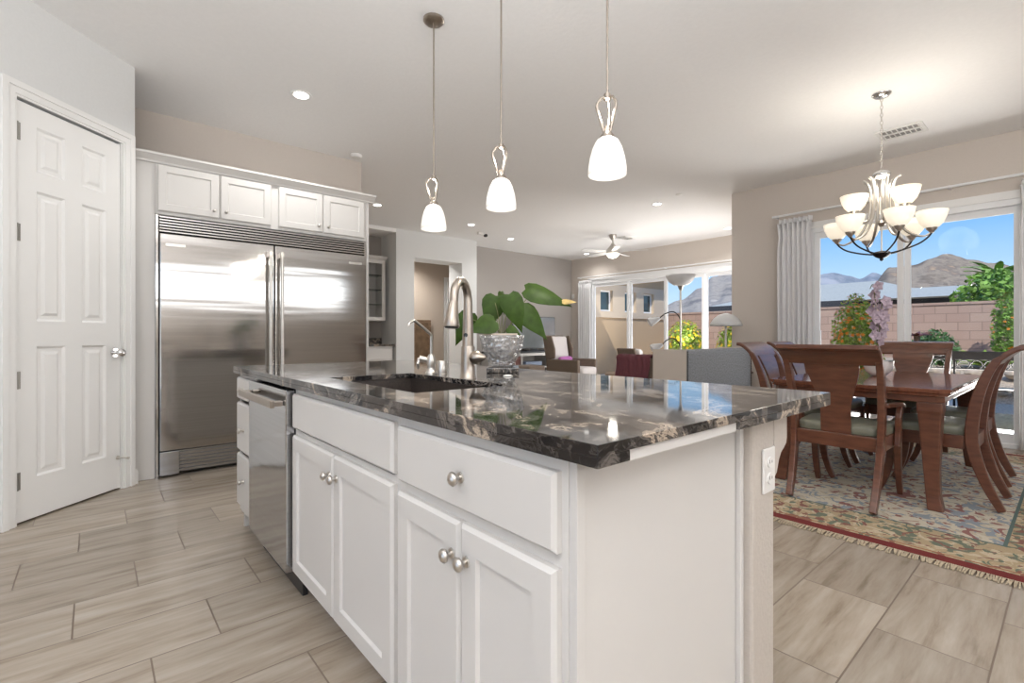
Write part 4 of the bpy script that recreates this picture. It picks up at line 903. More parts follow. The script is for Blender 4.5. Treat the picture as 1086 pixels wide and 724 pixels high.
# orchid on the table
ox, oy = 4.78, 1.05; oz = .7625
orc = thing('potted_orchid', 'dusty lilac orchid in a white bowl on the dining table', 'houseplant', (ox, oy, oz))
MB().lathe([(.04, 0), (.05, .004), (.085, .04), (.10, .09), (.102, .125), (.096, .125), (.09, .08), (.04, .02), (0, .02)], (ox, oy, oz), 28).build('bowl', 'ceramic', orc, smooth=50)
MB().lathe([(0, .095), (.092, .095), (0, .105)], (ox, oy, oz), 20).build('moss', 'soil', orc)
for k in range(5):
    a = k*1.3+.3; leaf(orc, (ox+.02*cos(a), oy+.02*sin(a), oz+.11), (cos(a), sin(a), .35), (0, 0, 1), .15, .05, 'leaf', .3)
for sgn, hh in ((-1, .62), (1, .50)):
    b0 = Vector((ox, oy, oz+.10)); top_ = b0+R_*(.035*sgn)+U_*hh
    MB().tube(spline([b0, b0+U_*hh*.5+R_*.01*sgn, top_, top_+R_*.03*sgn+U_*-.02], 5), .003, 6).build('flower_spike', 'stem', orc, smooth=True)
    for j in range(13):
        t_ = .36+.64*j/12; c_ = b0+U_*hh*t_+R_*(.035*sgn*t_)+Vector((random.uniform(-.03, .03), random.uniform(-.03, .03), 0)); fl = MB()
        fd = (F_*-1+Vector((random.uniform(-.7, .7), random.uniform(-.7, .7), random.uniform(-.3, .3)))).normalized(); s1 = fd.cross(U_).normalized(); s2 = s1.cross(fd)
        for p_ in range(5):
            a = p_*2*pi/5; d_ = s1*cos(a)+s2*sin(a); e_ = fd.cross(d_)
            fl.add([c_, c_+d_*.026+e_*.022+fd*.006, c_+d_*.048+fd*.008, c_+d_*.026-e_*.022+fd*.006], [(0, 1, 2, 3)])
        fl.tube([c_, c_+fd*.012], [.005, .003], 6)
        fl.build('blossom', 'orchid', orc, weld=False)

# ------------------------------------------------------------------ niche: upper glass cabinet, lower cabinet
NB = 8.755
nu = thing('glass_cabinet', 'white wall cabinet with a glass door hanging in the niche', 'cabinet', (3.55, 8.5, 1.36))
NX1 = 4.10; ny0 = 8.40
MB().box(2.9, NX1, ny0, NB, 1.36, 1.385).box(2.9, NX1, ny0, NB, 2.46, 2.49).box(NX1-.02, NX1, ny0, NB, 1.385, 2.46).box(2.9, 2.92, ny0, NB, 1.385, 2.46).box(2.92, NX1-.02, NB-.015, NB, 1.385, 2.46).build('carcass', 'white', nu, bevel=.002)
MB().prism([(ny0, 2.49), (ny0-.05, 2.53), (ny0-.05, 2.55), (NB, 2.55), (NB, 2.49)], lambda p, q, a: (a, p, q), 2.9, NX1+.03).build('crown_moulding', 'white', nu)
for z in (1.66, 1.93, 2.20): MB().box(2.93, NX1-.025, ny0+.02, NB-.02, z, z+.008).build('shelf', m_glass('shelf_glass', (.8, .9, .88)) if z == 1.66 else bpy.data.materials['shelf_glass'], nu)
for a, b in ((2.905, 3.49), (3.50, NX1-.003)):
    d = MB().box(a, a+.06, ny0-.02, ny0-.001, 1.37, 2.475).box(b-.06, b, ny0-.02, ny0-.001, 1.37, 2.475).box(a+.06, b-.06, ny0-.02, ny0-.001, 1.37, 1.43).box(a+.06, b-.06, ny0-.02, ny0-.001, 2.415, 2.475).build('door', 'white', nu, bevel=.002)
    MB().box(a+.06, b-.06, ny0-.012, ny0-.008, 1.43, 2.415).build('pane', 'glass', d)
vz = thing('glass_vase', 'slender clear bottle standing inside the glass cabinet', 'vase', (3.80, 8.57, 1.386))
MB().lathe([(0, 0), (.045, 0), (.05, .02), (.05, .16), (.02, .20), (.016, .26), (.02, .262), (.02, .27), (0, .27)], (3.80, 8.57, 1.386), 18).build('bottle', 'ceramic', vz, smooth=50)
nl = thing('base_cabinet', 'white base cabinet with one drawer in the niche under a granite top', 'cabinet', (3.3, 8.45, 0))
MB().box(2.4, 4.17, 8.22, NB, .10, .895).box(2.4, 4.17, 8.28, NB, 0, .10).build('carcass', 'white', nl)
for a, b in ((2.43, 3.27), (3.30, 4.14)):
    d = MB().panel(b-a, .20, .02, [], lambda u, v, n, a=a: (a+u, 8.219-n, .66+v), edge=.006).build('drawer', 'white', nl)
    d = MB().panel(b-a, .50, .02, [(.06, b-a-.06, .06, .44)], lambda u, v, n, a=a: (a+u, 8.219-n, .13+v)).build('door', 'white', nl)
nt_ = thing('niche_worktop', 'black veined granite top and upstand in the far niche', 'countertop', (3.3, 8.45, .896))
MB().box(2.33, 4.195, 8.17, NB, .896, .935).build('slab', 'granite', nt_, bevel=.003)
MB().box(2.33, 4.195, NB-.02, NB, .9355, 1.04).build('upstand', 'granite', nt_, bevel=.002)
# hall
def hfn(u, v, n): return (6.66+u, 10.249-n, .01+v)
hd = struct('door_2', W().panel(.76, 2.43, .035, [(.12, .35, .25, 1.0), (.41, .64, .25, 1.0), (.12, .35, 1.15, 1.9), (.41, .64, 1.15, 1.9), (.12, .35, 2.03, 2.3), (.41, .64, 2.03, 2.3)], hfn, rec=.01, field=.01), 'trim')
MB().tube([(6.74, 10.21, .98), (6.74, 10.16, .98)], [.012, .028], 12).build('door_knob', 'chrome', hd, smooth=50)
hc = W(); casing(hc, lambda u, z, n: (6.66+u, 10.249-n, z), -.005, .765, 2.45); struct('trim_hall_door', hc, 'trim')
fm = thing('leaning_frame', 'tall brown wooden frame leaning on the hall wall', 'frame', (6.0, 10.0, 0))
MB().box(5.66, 5.74, 10.17, 10.21, 0, 1.46).box(6.08, 6.16, 10.17, 10.21, 0, 1.46).box(5.74, 6.08, 10.17, 10.21, 1.38, 1.46).box(5.74, 6.08, 10.17, 10.21, 0, .10).build('wood_frame', 'oak', fm, bevel=.004)
MB().box(5.74, 6.08, 10.18, 10.2, .10, 1.38).build('panel', mat('walnut_board', (.17, .11, .065), .5, nscale=6, namp=.3), fm)
def switch(name, x, y, z, label, fn):
    s = thing(name, label, 'switch', (x, y, z))
    MB().prism([(-.036, -.058), (.036, -.058), (.036, .058), (-.036, .058)], fn, 0, .006).build('cover_plate', 'plate', s, bevel=.002)
    MB().prism([(-.015, -.03), (.015, -.03), (.015, .03), (-.015, .03)], fn, .006, .010).build('rocker', 'plate', s, bevel=.001)
switch('light_switch', 5.66, 8.38, 1.02, 'white light switch inside the right side of the hall opening', lambda u, v, n: (5.659-n, 8.38+u, 1.08+v))
tag(B(LX-.03, LX-.001, 8.50, 8.57, 2.05, 2.16).build('alarm_sensor', 'plate', bevel=.006), 'small white sensor high in the far living room corner', 'sensor')

# ------------------------------------------------------------------ living room furniture
def cushion(mb, x0, x1, y0, y1, z0, z1, e=.3, N=10):
    cx, cy, cz = (x0+x1)/2, (y0+y1)/2, (z0+z1)/2; vs = []; R = 10
    for j in range(R+1):
        ph = -pi/2+pi*j/R; sp_ = abs(sin(ph))**e*(1 if sin(ph) > 0 else -1); cp_ = abs(cos(ph))**e
        for k in range(4*N):
            t = 2*pi*k/(4*N); ex = abs(cos(t))**e*(1 if cos(t) > 0 else -1); ey = abs(sin(t))**e*(1 if sin(t) > 0 else -1)
            vs.append((cx+(x1-x0)/2*ex*cp_, cy+(y1-y0)/2*ey*cp_, cz+(z1-z0)/2*sp_))
    n = 4*N; mb.add(vs, [(j*n+k, j*n+(k+1) % n, (j+1)*n+(k+1) % n, (j+1)*n+k) for j in range(R) for k in range(n)]); return mb
SX0, SX1, SY0 = 4.58, 6.08, 2.60
lv = thing('loveseat', 'grey tweed loveseat with nailhead trim and beige sides seen from behind', 'sofa', ((SX0+SX1)/2, 3.0, 0))
MB().box(SX0+.012, SX1-.012, SY0, SY0+.15, .12, .94).build('backrest', 'grey_fab', lv, bevel=.02, seg=3)
MB().box(SX0-.0, SX0+.011, SY0+.005, SY0+.40, .12, .942).box(SX0+.0112, SX0+.09, SY0+.152, SY0+.40, .12, .94).build('side_wing', 'linen', lv, bevel=.008)
MB().box(SX1-.011, SX1, SY0+.005, SY0+.40, .12, .942).box(SX1-.09, SX1-.0112, SY0+.152, SY0+.40, .12, .94).build('side_wing', 'linen', lv, bevel=.008)
MB().box(SX0, SX0+.14, SY0+.402, SY0+.85, .12, .84).build('armrest', 'brown_fab', lv, bevel=.03, seg=3)
MB().box(SX1-.14, SX1, SY0+.402, SY0+.85, .12, .70).build('armrest', 'brown_fab', lv, bevel=.03, seg=3)
MB().box(SX0+.142, SX1-.142, SY0+.155, SY0+.85, .12, .34).build('seat_base', 'grey_fab', lv, bevel=.01)
for a, b in ((SX0+.145, (SX0+SX1)/2-.003), ((SX0+SX1)/2+.003, SX1-.145)): cushion(MB(), a, b, SY0+.16, SY0+.86, .342, .50, .2).build('seat_cushion', 'grey_fab', lv, smooth=True)
for x in (SX0+.05, SX1-.05):
    for y in (SY0+.06, SY0+.78): MB().lathe([(.018, 0), (.026, .12)], (x, y, 0), 12).build('leg', 'brownwood', lv, smooth=40)
nh = MB()
for k in range(42):
    z = .14+k*.019
    for x in (SX0+.012, SX1-.012): nh.lathe([(.0095, 0), (.008, -.006), (0, -.010)], (x, SY0, z), 6, 'y')
nh.build('nailhead_trim', 'iron', lv)
th = MB(); n, m2 = 26, 30; vs = []
for i in range(n+1):
    y = SY0+.425+.44*i/n
    for j in range(m2+1):
        t = j/m2; s = (t-.5)*.86
        wv = .012*sin(i*.9+1.3*sin(j*.3))+.01*noise.noise(Vector((i*.3, j*.3, 2)))
        half = .092
        if s < -half: x = SX0-.022-abs(wv)*1.3; z = .862-(-s-half)*(1-.25*sin(i*.35)); 
        elif s > half: x = SX0+.162+abs(wv); z = .862-(s-half)*.9
        else: x = SX0+.07+s; z = .862+.012*cos(s*12)+wv*.6
        vs.append((x, y+.012*sin(j*.5), z))
th.add(vs, [(i*(m2+1)+j, i*(m2+1)+j+1, (i+1)*(m2+1)+j+1, (i+1)*(m2+1)+j) for i in range(n) for j in range(m2)])
tho = th.build('throw_blanket', 'burgundy', smooth=True); md = tho.modifiers.new('t', 'SOLIDIFY'); md.thickness = .008
tag(tho, 'burgundy throw blanket draped over the arm of the grey loveseat', 'blanket')
# end table with dome lamp
et = thing('end_table', 'dark wood end table behind the right end of the loveseat', 'table', (6.42, 3.06, 0))
MB().box(6.20, 6.66, 2.82, 3.28, .58, .61).build('table_top', 'brownwood', et, bevel=.004)
MB().box(6.24, 6.62, 2.86, 3.24, .20, .22).build('shelf', 'brownwood', et, bevel=.003)
for x in (6.24, 6.62):
    for y in (2.86, 3.24): MB().box(x-.018, x+.018, y-.018, y+.018, 0, .58).build('leg', 'brownwood', et)
ml = thing('table_lamp', 'table lamp with a wide frosted dome shade behind the loveseat', 'lamp', (6.40, 3.07, .611))
MB().lathe([(.09, 0), (.09, .015), (.02, .03), (.014, .05), (.014, .62), (.01, .64)], (6.40, 3.07, .611), 18).build('stand', 'tvmetal', ml, smooth=40)
MB().lathe([(.205, 1.215), (.19, 1.26), (.15, 1.32), (.09, 1.365), (.03, 1.385), (0, 1.388)], (6.40, 3.07, 0), 32, caps=False).build('dome_shade', 'lamp_glass', ml, smooth=True).modifiers.new('t', 'SOLIDIFY').thickness = .004
for k in range(3):
    a = k*2.1; MB().tube([(6.40, 3.07, 1.22), (6.40+.06*cos(a), 3.07+.06*sin(a), 1.29)], .004, 6).build('shade_arm', 'chrome', ml)
bkx = tag(B(6.02, 6.17, 2.64, 2.70, .9405, .955).build('book', 'black', bevel=.002), 'dark item lying on top of the loveseat back', 'book') if False else None
tag(B(6.245, 6.345, 2.85, 2.97, .611, .93).build('tissue_box', 'black', bevel=.01), 'dark box standing on the end table by the dome lamp', 'box')
# torchiere
qx, qy = 6.38, 3.72
fl = thing('floor_lamp', 'silver torchiere floor lamp with two gooseneck reading lights', 'floor lamp', (qx, qy, 0))
MB().lathe([(.14, 0), (.14, .02), (.03, .035), (.013, .05), (.013, 1.78)], (qx, qy, 0), 20).build('pole', 'nickel', fl, smooth=40)
MB().lathe([(.02, 1.74), (.032, 1.78), (.04, 1.80), (.06, 1.81)], (qx, qy, 0), 20).build('bowl_holder', 'nickel', fl, smooth=40)
MB().lathe([(.03, 1.80), (.10, 1.82), (.16, 1.865), (.195, 1.925), (.20, 1.955)], (qx, qy, 0), 32, caps=False).build('bowl_shade', 'lamp_glass', fl, smooth=True).modifiers.new('t', 'SOLIDIFY').thickness = .004
for z0, s_ in ((1.20, 1), (.86, -1)):
    b0 = Vector((qx, qy, z0)); pts = spline([b0, b0-R_*.01+U_*.14, b0-R_*.10+U_*.23, b0-R_*.22+U_*.20, b0-R_*.30+U_*.14], 5)
    if s_ < 0: pts = spline([b0, b0-R_*.02+U_*.12, b0-R_*.11+U_*.19, b0-R_*.20+U_*.16, b0-R_*.26+U_*.10], 5)
    gn = MB().tube(pts, .008, 8).build('gooseneck', 'iron', fl, smooth=True); e0 = pts[-1]
    MB().tube([e0, e0-R_*.03-U_*.015, e0-R_*.12-U_*.05, e0-R_*.15-U_*.065], [.022, .035, .065, .062], 16).build('spot_head', 'lamp_glass', gn, smooth=60)
# armchair in the corner
ar = thing('wing_armchair', 'brown wing armchair with pale grey cushions beside the television', 'armchair', (0, 0, 0))
cushion(MB(), -.30, .30, -.24, .40, .30, .47, .25).build('seat_cushion', 'light_fab', ar, smooth=True)
MB().box(-.40, .40, -.36, .38, .10, .295).build('base', 'brown_fab', ar, bevel=.015)
MB().box(-.40, -.305, -.36, .34, .297, .62).build('armrest', 'brown_fab', ar, bevel=.02); MB().box(.305, .40, -.36, .34, .297, .62).build('armrest', 'brown_fab', ar, bevel=.02)
MB().sweep([(0, -.38, .30), (0, -.41, .65), (0, -.47, 1.09)], [.62, .64, .68], .09).build('backrest', 'brown_fab', ar, bevel=.02)
for s in (-1, 1): MB().sweep([(s*.345, -.28, .63), (s*.345, -.30, .8), (s*.345, -.36, 1.08)], .05, [.16, .2, .14]).build('wing', 'brown_fab', ar, bevel=.02)
MB().sweep([(0, -.29, .475), (0, -.31, .7), (0, -.37, 1.07)], [.54, .56, .58], .10).build('back_cushion', 'light_fab', ar, bevel=.035, seg=3)
for x in (-.36, .36):
    for y in (-.32, .33): MB().lathe([(.02, 0), (.028, .10)], (x, y, 0), 10).build('leg', 'brownwood', ar)
ar.location = (7.30, 6.62, 0); ar.rotation_euler.z = radians(192)
pc = tag(cushion(MB(), -.23, .23, -.06, .06, 0, .2, .5).build('throw_pillow', 'purple', smooth=True), 'purple throw pillow on the brown wing armchair', 'pillow')
pc.location = Matrix.Rotation(radians(192), 3, 'Z') @ Vector((.03, -.13, 0)) + Vector((7.30, 6.62, .475)); pc.rotation_euler = (radians(12), 0, radians(192))
# console, tv, speaker, devices
cn_ = thing('media_console', 'long media console with silver frame and dark red doors under the television', 'console', (7.6, 8.3, 0))
MB().box(6.45, 8.72, 7.98, 8.55, .70, .735).build('console_top', 'black', cn_, bevel=.003)
MB().box(6.45, 6.50, 7.99, 8.55, 0, .699).box(8.67, 8.72, 7.99, 8.55, 0, .699).box(6.50, 8.67, 7.99, 8.55, .64, .699).box(6.50, 8.67, 7.99, 8.55, 0, .06).box(6.50, 8.67, 8.53, 8.55, .06, .64).build('frame', 'tvmetal', cn_)
MB().box(7.18, 8.02, 8.02, 8.52, .36, .385).build('shelf', 'tvmetal', cn_)
MB().box(7.14, 7.18, 8.0, 8.52, .06, .64).box(8.02, 8.06, 8.0, 8.52, .06, .64).build('divider', 'tvmetal', cn_)
for a, b in ((6.51, 7.13), (8.07, 8.66)): MB().panel(b-a, .57, .02, [(.05, b-a-.05, .05, .52)], lambda u, v, n, a=a: (a+u, 8.02-n, .065+v)).build('door', 'redwood', cn_)
tag(B(7.35, 7.85, 8.08, 8.42, .386, .50).build('av_receiver', 'bluegrey', bevel=.004), 'blue grey receiver on the console shelf', 'receiver')
tag(B(7.36, 7.68, 8.08, 8.40, .062, .16).build('game_console', 'tvmetal', bevel=.01), 'silver box at the bottom of the console', 'media player')
tv = thing('television', 'flat television on the media console against the taupe wall', 'television', (7.78, 8.28, .736))
MB().box(7.10, 8.46, 8.255, 8.30, .79, 1.53).build('casing', 'black', tv, bevel=.004)
MB().box(7.115, 8.445, 8.2535, 8.2548, .81, 1.515).build('screen', 'tvscreen', tv)
MB().box(7.68, 7.88, 8.262, 8.295, .75, .7899).box(7.48, 8.08, 8.14, 8.42, .736, .7499).build('stand', 'black', tv, bevel=.003)
spk = thing('speaker', 'narrow black speaker at the right end of the media console', 'speaker', (8.60, 8.3, .736))
MB().box(8.54, 8.68, 8.2, 8.42, .736, 1.06).build('cabinet', 'black', spk, bevel=.006); MB().box(8.55, 8.67, 8.192, 8.199, .75, 1.05).build('grille_cloth', 'brown_fab', spk)
# brown leather stool, small accent chair, round table
st = thing('upholstered_stool', 'low brown stool in front of the media console', 'stool', (6.05, 6.55, 0))
cushion(MB(), 5.84, 6.26, 6.34, 6.76, .34, .55, .2).build('seat', 'brown_fab', st, smooth=True)
for x in (5.90, 6.20):
    for y in (6.40, 6.70): MB().lathe([(.015, 0), (.022, .36)], (x, y, 0), 10).build('leg', 'brownwood', st)
ac2 = thing('accent_chair', 'small chair with brown back and grey cushion in front of the living room slider', 'chair', (0, 0, 0))
MB().sweep([(0, -.25, .42), (0, -.29, .6), (0, -.36, .84)], .5, .05).build('backrest', 'brown_fab', ac2, bevel=.02)
cushion(MB(), -.26, .26, -.22, .28, .32, .45, .25).build('seat_cushion', 'light_fab', ac2, smooth=True)
MB().box(-.25, .25, -.24, .27, .26, .318).build('seat_frame', 'brownwood', ac2)
cushion(MB(), -.22, .22, -.21, -.09, .455, .83, .4).build('back_cushion', 'light_fab', ac2, smooth=True)
for x in (-.22, .22):
    for y in (-.21, .24): MB().box(x-.018, x+.018, y-.018, y+.018, 0, .26).build('leg', 'brownwood', ac2)
ac2.location = (8.3, 5.75, 0); ac2.rotation_euler.z = radians(-100)
rt = thing('coffee_table', 'round brown coffee table between loveseat and armchair', 'table', (6.95, 5.0, 0))
MB().lathe([(0, .40), (.40, .40), (.42, .41), (.42, .435), (.41, .445), (0, .445)], (6.95, 5.0, 0), 40).build('table_top', 'oak', rt, smooth=40)
MB().lathe([(.22, 0), (.20, .03), (.05, .06), (.045, .38), (.10, .3995)], (6.95, 5.0, 0), 24).build('pedestal', 'brownwood', rt, smooth=40)
bw = tag(MB().lathe([(0, 0), (.06, 0), (.15, .06), (.145, .06), (.06, .008), (0, .008)], (6.95, 5.02, .4455), 24).build('bowl', 'brownwood', smooth=50), 'dark shallow bowl on the round coffee table', 'bowl')

# ------------------------------------------------------------------ outside
struct('ground', W().box(9.0, 60, -40, 60, -.5, -.10).box(6.86, 9.0, -40, 3.0, -.5, -.10), 'ground')
struct('path_patio', W().box(6.86, 9.3, -3, 2.99, -.099, -.02).box(9.59, 12.2, 1.0, 8.98, -.099, -.02), 'concrete')
struct('wall_garden', W().box(15, 15.2, -14, 14, -.1, 1.80).box(14.98, 15.22, -14, 14, 1.80, 1.86), 'block')
wg = W().box(9.6, 14.4, 9.0, 9.3, -.1, 1.62).box(9.6, 14.4, 9.0, 9.3, 2.60, 3.3)
struct('wall_wing', wg, 'stucco')
wh = W(); wins = [(11.05, 11.62), (12.20, 12.78), (13.18, 13.75)]
prev = 9.6
for a, b in wins: wh.box(prev, a, 8.96, 9.3, 1.6201, 2.5999); prev = b
wh.box(prev, 14.4, 8.96, 9.3, 1.6201, 2.5999)
for a, b in wins: wh.box(a, b, 8.96, 9.3, 1.6201, 1.80).box(a, b, 8.96, 9.3, 2.42, 2.5999)
struct('wall_wing_band', wh, 'stucco_light')
for k, (a, b) in enumerate(wins):
    wdo = struct('window_%d' % (k+3), W().box(a, a+.05, 9.06, 9.12, 1.80, 2.42).box(b-.05, b, 9.06, 9.12, 1.80, 2.42).box(a+.05, b-.05, 9.06, 9.12, 1.80, 1.85).box(a+.05, b-.05, 9.06, 9.12, 2.37, 2.42), 'vinyl')
    MB().box(a+.05, b-.05, 9.08, 9.09, 1.85, 2.37).build('pane', 'darkglass', wdo)
struct('roof_wing', W().box(9.6, 14.7, 8.55, 9.6, 3.3, 3.36).box(9.6, 14.7, 8.50, 8.55, 3.18, 3.36), 'eave')
struct('wall_wing_end', W().box(14.4, 14.55, 9.0, 12, -.1, 3.3), 'stucco')
def bush(name, label, x, y, rx_, ry_, z0, z1, mats, nleaf, leafs, fl=None, nfl=0, trunk=True, cat='shrub', fs_=.035):
    r = thing(name, label, cat, (x, y, z0)); m_ = MB(); cz = (z0+z1)/2; hz = (z1-z0)/2
    def pt(qm=.75):
        while True:
            v = Vector((random.gauss(0, 1), random.gauss(0, 1), random.gauss(0, 1))).normalized()*random.uniform(qm, 1)
            wv = 1+.18*noise.noise(v*2.3+Vector((x, y, 0))); return Vector((x+v.x*rx_*wv, y+v.y*ry_*wv, cz+v.z*hz*(wv if v.z < 0 else 1)))
    for _ in range(nleaf):
        p = pt(.45); d = Vector((random.uniform(-1, 1), random.uniform(-1, 1), random.uniform(-.6, 1))).normalized(); s = d.orthogonal().normalized(); s.rotate(Matrix.Rotation(random.random()*6.28, 3, d)); L_ = leafs*random.uniform(.6, 1.3)
        m_.add([p-d*L_, p+s*L_*.45, p+d*L_, p-s*L_*.45], [(0, 1, 2, 3)])
    fo = m_.build('foliage', mats, r, weld=False)
    if nfl:
        f = MB()
        for _ in range(nfl):
            p = pt(.97); d = Vector((p.x-x, p.y-y, p.z-cz)).normalized(); s = d.orthogonal().normalized(); t = d.cross(s)
            for k in range(3):
                a = k*pi/3; q = (s*cos(a)+t*sin(a))*fs_; q2 = (s*-sin(a)+t*cos(a))*fs_*.4; f.add([p-q, p+q2, p+q, p-q2], [(0, 1, 2, 3)])
        f.build('blossoms', fl, r, weld=False)
    if trunk: MB().tube([(x, y, -.12 if cat == 'tree' else (z0-.02 if z0 > 0 else z0)), (x+.02, y, cz)], [.03, .015], 8).build('trunk', 'trunk', r)
    return r
bush('flowering_bush', 'upright green bush with orange flowers outside the dining slider', 10.6, 2.66, .40, .40, -.1, 1.88, 'bushlime', 5000, .035, 'flower_o', 420, fs_=.042)
bush('flowering_bush', 'yellow flowering bush outside the living room slider, left of the frame bar', 12.5, 7.15, .55, .55, -.1, 1.55, 'bushlime', 2600, .05, 'flower_y', 260, fs_=.05)
bush('flowering_bush', 'yellow flowering bush outside the living room slider, right of the frame bar', 13.1, 5.95, .5, .55, -.1, 1.58, 'bushlime', 2600, .05, 'flower_y', 260, fs_=.05)
bush('shrub', 'dark green rounded shrub before the block wall', 13.6, 2.0, .50, .42, .3, 1.22, 'bushdark', 2200, .05)
bush('shrub', 'tall climbing green shrub at the right side of the slider view', 14.2, .95, .26, .26, .3, 1.98, 'bush', 2600, .04, 'flower_o', 50)
bush('tree', 'feathery light green tree beyond the block wall', 16.8, 1.25, 1.0, 1.0, .5, 2.75, 'bush', 5200, .09, cat='tree')
bush('tree', 'dark green tree beyond the block wall in the living room view', 22, 17.5, 2.0, 2.6, .5, 3.0, 'bushdark', 3500, .12, cat='tree')
def rosette(name, label, x, y, z, n, L_, wd, m, cat, rise=.9, stalk=0):
    r = thing(name, label, cat, (x, y, z))
    if stalk: MB().lathe([(.05, 0), (.04, stalk)], (x, y, z), 10).build('trunk', 'trunk', r)
    for k in range(n):
        a = k*2.4; up = rise*(1-k/n)+.1; m_ = MB(); pts = []
        d = Vector((cos(a), sin(a), 0)); s = Vector((-sin(a), cos(a), 0)); base = Vector((x, y, z+stalk))
        for j in range(7):
            t = j/6; c_ = base+d*L_*t+U_*(L_*up*t*(1-.55*t)); w_ = wd*(sin(pi*min(1, t*.9+.1)))
            pts += [c_-s*w_+U_*-.01, c_+U_*.004, c_+s*w_+U_*-.01]
        m_.add(pts, [(j*3+k2, j*3+k2+1, (j+1)*3+k2+1, (j+1)*3+k2) for j in range(6) for k2 in range(2)])
        m_.build('frond', m, r, weld=False)
rosette('sago_palm', 'low yellow green sago palm among the rocks outside', 13.15, 1.22, .50, 34, .42, .04, 'bushlime', 'palm', 1.5)
rosette('fan_palm', 'palm crown rising behind the block wall', 18.75, 1.45, -.1, 26, .75, .09, 'bush', 'palm', 1.3, stalk=2.75)
rosette('agave', 'small lime green agave by the near edge of the rocks', 11.6, 1.35, -.02, 16, .30, .03, 'bushlime', 'agave', 1.8)
rosette('agave', 'small green agave below the orange flowering bush', 11.7, 2.3, -.02, 16, .35, .03, 'bushlime', 'agave', 1.8)
rosette('red_succulent', 'red brown succulent on a stalk outside the middle of the slider', 9.6, 1.62, -.02, 14, .18, .03, 'redleaf', 'succulent', .8, stalk=1.1)
rbn = 0
for k in range(24):
    x = 12.15+.42*(k % 2); y = .1+(k//2)*.27+.13*(k % 2); z = .10+.28*(k % 2); s = random.uniform(.105, .13); m_ = MB(); vs = []
    for j in range(7):
        ph = -pi/2+pi*j/6
        for i in range(10):
            t = 2*pi*i/10; v = Vector((cos(ph)*cos(t), cos(ph)*sin(t), sin(ph)*.65)); q = s*(1+.3*noise.noise(v*1.5+Vector((k, 0, 0)))); vs.append((x+v.x*q, y+v.y*q, z+v.z*q))
    m_.add(vs, [(j*10+i, j*10+(i+1) % 10, (j+1)*10+(i+1) % 10, (j+1)*10+i) for j in range(6) for i in range(10)])
    tag(m_.build('boulder', 'rock', smooth=50), 'pale landscaping boulder in the rock border outside the dining slider', 'rock', 'pale boulders of the garden rock border')
struct('terrain_rock_bed', W().prism([(12.0, -.099), (14.9, -.099), (14.9, .55), (13.0, .45), (12.3, .15)], lambda p, q, a: (p, a, q), -1.2, 3.6), 'ground')
bn = thing('garden_bench', 'black iron bench with scrollwork outside the dining slider', 'bench', (8.9, .95, -.02))
bf = MB()
for y in (.45, 1.10, 1.55): bf.tube([(8.85, y, -.02), (8.85, y, .88)], .014, 8)
bf.build('post', 'iron', bn, smooth=True)
MB().box(8.835, 8.865, .42, 1.58, .765, .88).build('back_panel', 'iron', bn, bevel=.004)
scr = MB()
for k in range(9):
    yc = .50+k*.125; scr.tube([(8.85, yc+.055*cos(a), .705+.055*sin(a)) for a in [j*pi/6 for j in range(13)]], .006, 6)
scr.tube([(8.85, .42, .645), (8.85, 1.58, .645)], .01, 8); scr.build('scrollwork', 'iron', bn, smooth=True)
MB().box(8.45, 8.86, .42, 1.58, .40, .42).build('seat', 'iron', bn)
for y in (.45, 1.55): MB().tube([(8.48, y, -.02), (8.48, y, .40)], .014, 8).build('leg', 'iron', bn)
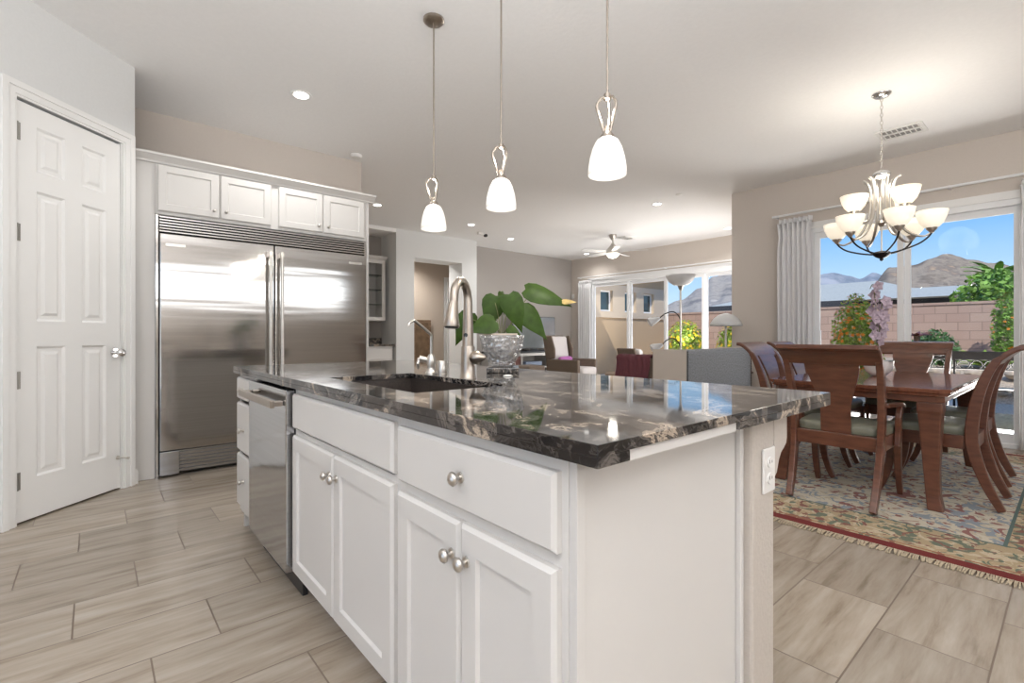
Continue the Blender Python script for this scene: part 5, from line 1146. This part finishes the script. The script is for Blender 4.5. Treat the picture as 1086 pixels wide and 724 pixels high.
# neighbour house beyond the block wall
nhb = thing('neighbour_house', 'low house with grey roofs beyond the block wall', 'house', (24, 6, -.1))
MB().box(21, 28, 3.2, 10.0, -.1, 2.15).build('wall', 'stucco_light', nhb)
hr = MB().add([(20.4, 2.6, 2.35), (28.6, 2.6, 2.35), (28.6, 10.6, 2.35), (20.4, 10.6, 2.35), (24.5, 5.4, 3.35), (24.5, 8.0, 3.35)], [(0, 1, 4), (1, 2, 5, 4), (2, 3, 5), (3, 0, 4, 5), (3, 2, 1, 0)])
hr.build('roof', 'roof', nhb); MB().box(20.38, 20.42, 2.6, 10.6, 2.15, 2.36).box(20.4, 28.6, 2.56, 2.6, 2.15, 2.36).build('fascia', 'roofedge', nhb)
MB().add([(19.6, 2.2, 2.30), (19.6, 5.2, 2.30), (23.0, 5.2, 2.85), (23.0, 2.2, 2.85), (23.0, 2.2, 2.3), (23.0, 5.2, 2.3)], [(0, 1, 2, 3), (0, 3, 4), (1, 5, 2), (0, 4, 5, 1), (2, 5, 4, 3)]).build('porch_roof', 'roof', nhb)
# mountains
def mountain(name, ridge, D, m, rough, rel=.35):
    def dirv(px_): q = (px_-543)/516; return Vector((sin(YAW)+q*cos(YAW), cos(YAW)-q*sin(YAW), 0))
    N, Rw = 220, 46; vs = []
    p0, p1 = ridge[0][0], ridge[-1][0]
    for j in range(Rw+1):
        v = j/Rw*1.3
        for i in range(N+1):
            p = p0+(p1-p0)*i/N
            for (a, ya), (b, yb) in zip(ridge, ridge[1:]):
                if a <= p <= b: t = (p-a)/(b-a); t = t*t*(3-2*t); yr = ya+(yb-ya)*t; break
            hh = max(0, (356-yr)/516*D)
            dd = D*(1-rel+rel*v); P_ = dirv(p)*dd; pr = (v**1.25 if v <= 1 else max(0, 1-(v-1)*1.5))
            nz_ = noise.fractal(Vector((P_.x/D*9, P_.y/D*9, 0)), .9, 2.1, 6)
            amp_ = rough*hh*(.35+.65*min(1, abs(1-v)*3))*min(1, v*3)
            vs.append((P_.x, P_.y, 1.0+hh*pr*(dd/D)*1.0+nz_*amp_*.5-(.4 if False else 0)))
    mb = W().add(vs, [(j*(N+1)+i, j*(N+1)+i+1, (j+1)*(N+1)+i+1, (j+1)*(N+1)+i) for j in range(Rw) for i in range(N)])
    struct(name, mb, m, smooth=True)
mountain('mountain_brown', [(900, 330), (925, 303), (945, 284), (966, 279), (985, 272), (1003, 267), (1030, 273), (1055, 279), (1086, 287), (1160, 300), (1260, 330)], 620, 'mount', .30)
mountain('mountain_far', [(800, 300), (850, 294), (884, 287), (900, 291), (912, 295), (926, 289), (938, 293), (960, 298), (1010, 310)], 1500, 'mountfar', .16)
mountain('mountain_grey', [(640, 345), (690, 330), (722, 318), (742, 306), (758, 293), (775, 284), (800, 276), (830, 285), (860, 315), (900, 340)], 700, 'mountgrey', .25)
struct('ground_desert', W().box(60, 3000, -2500, 3000, -.6, .5), 'ground')
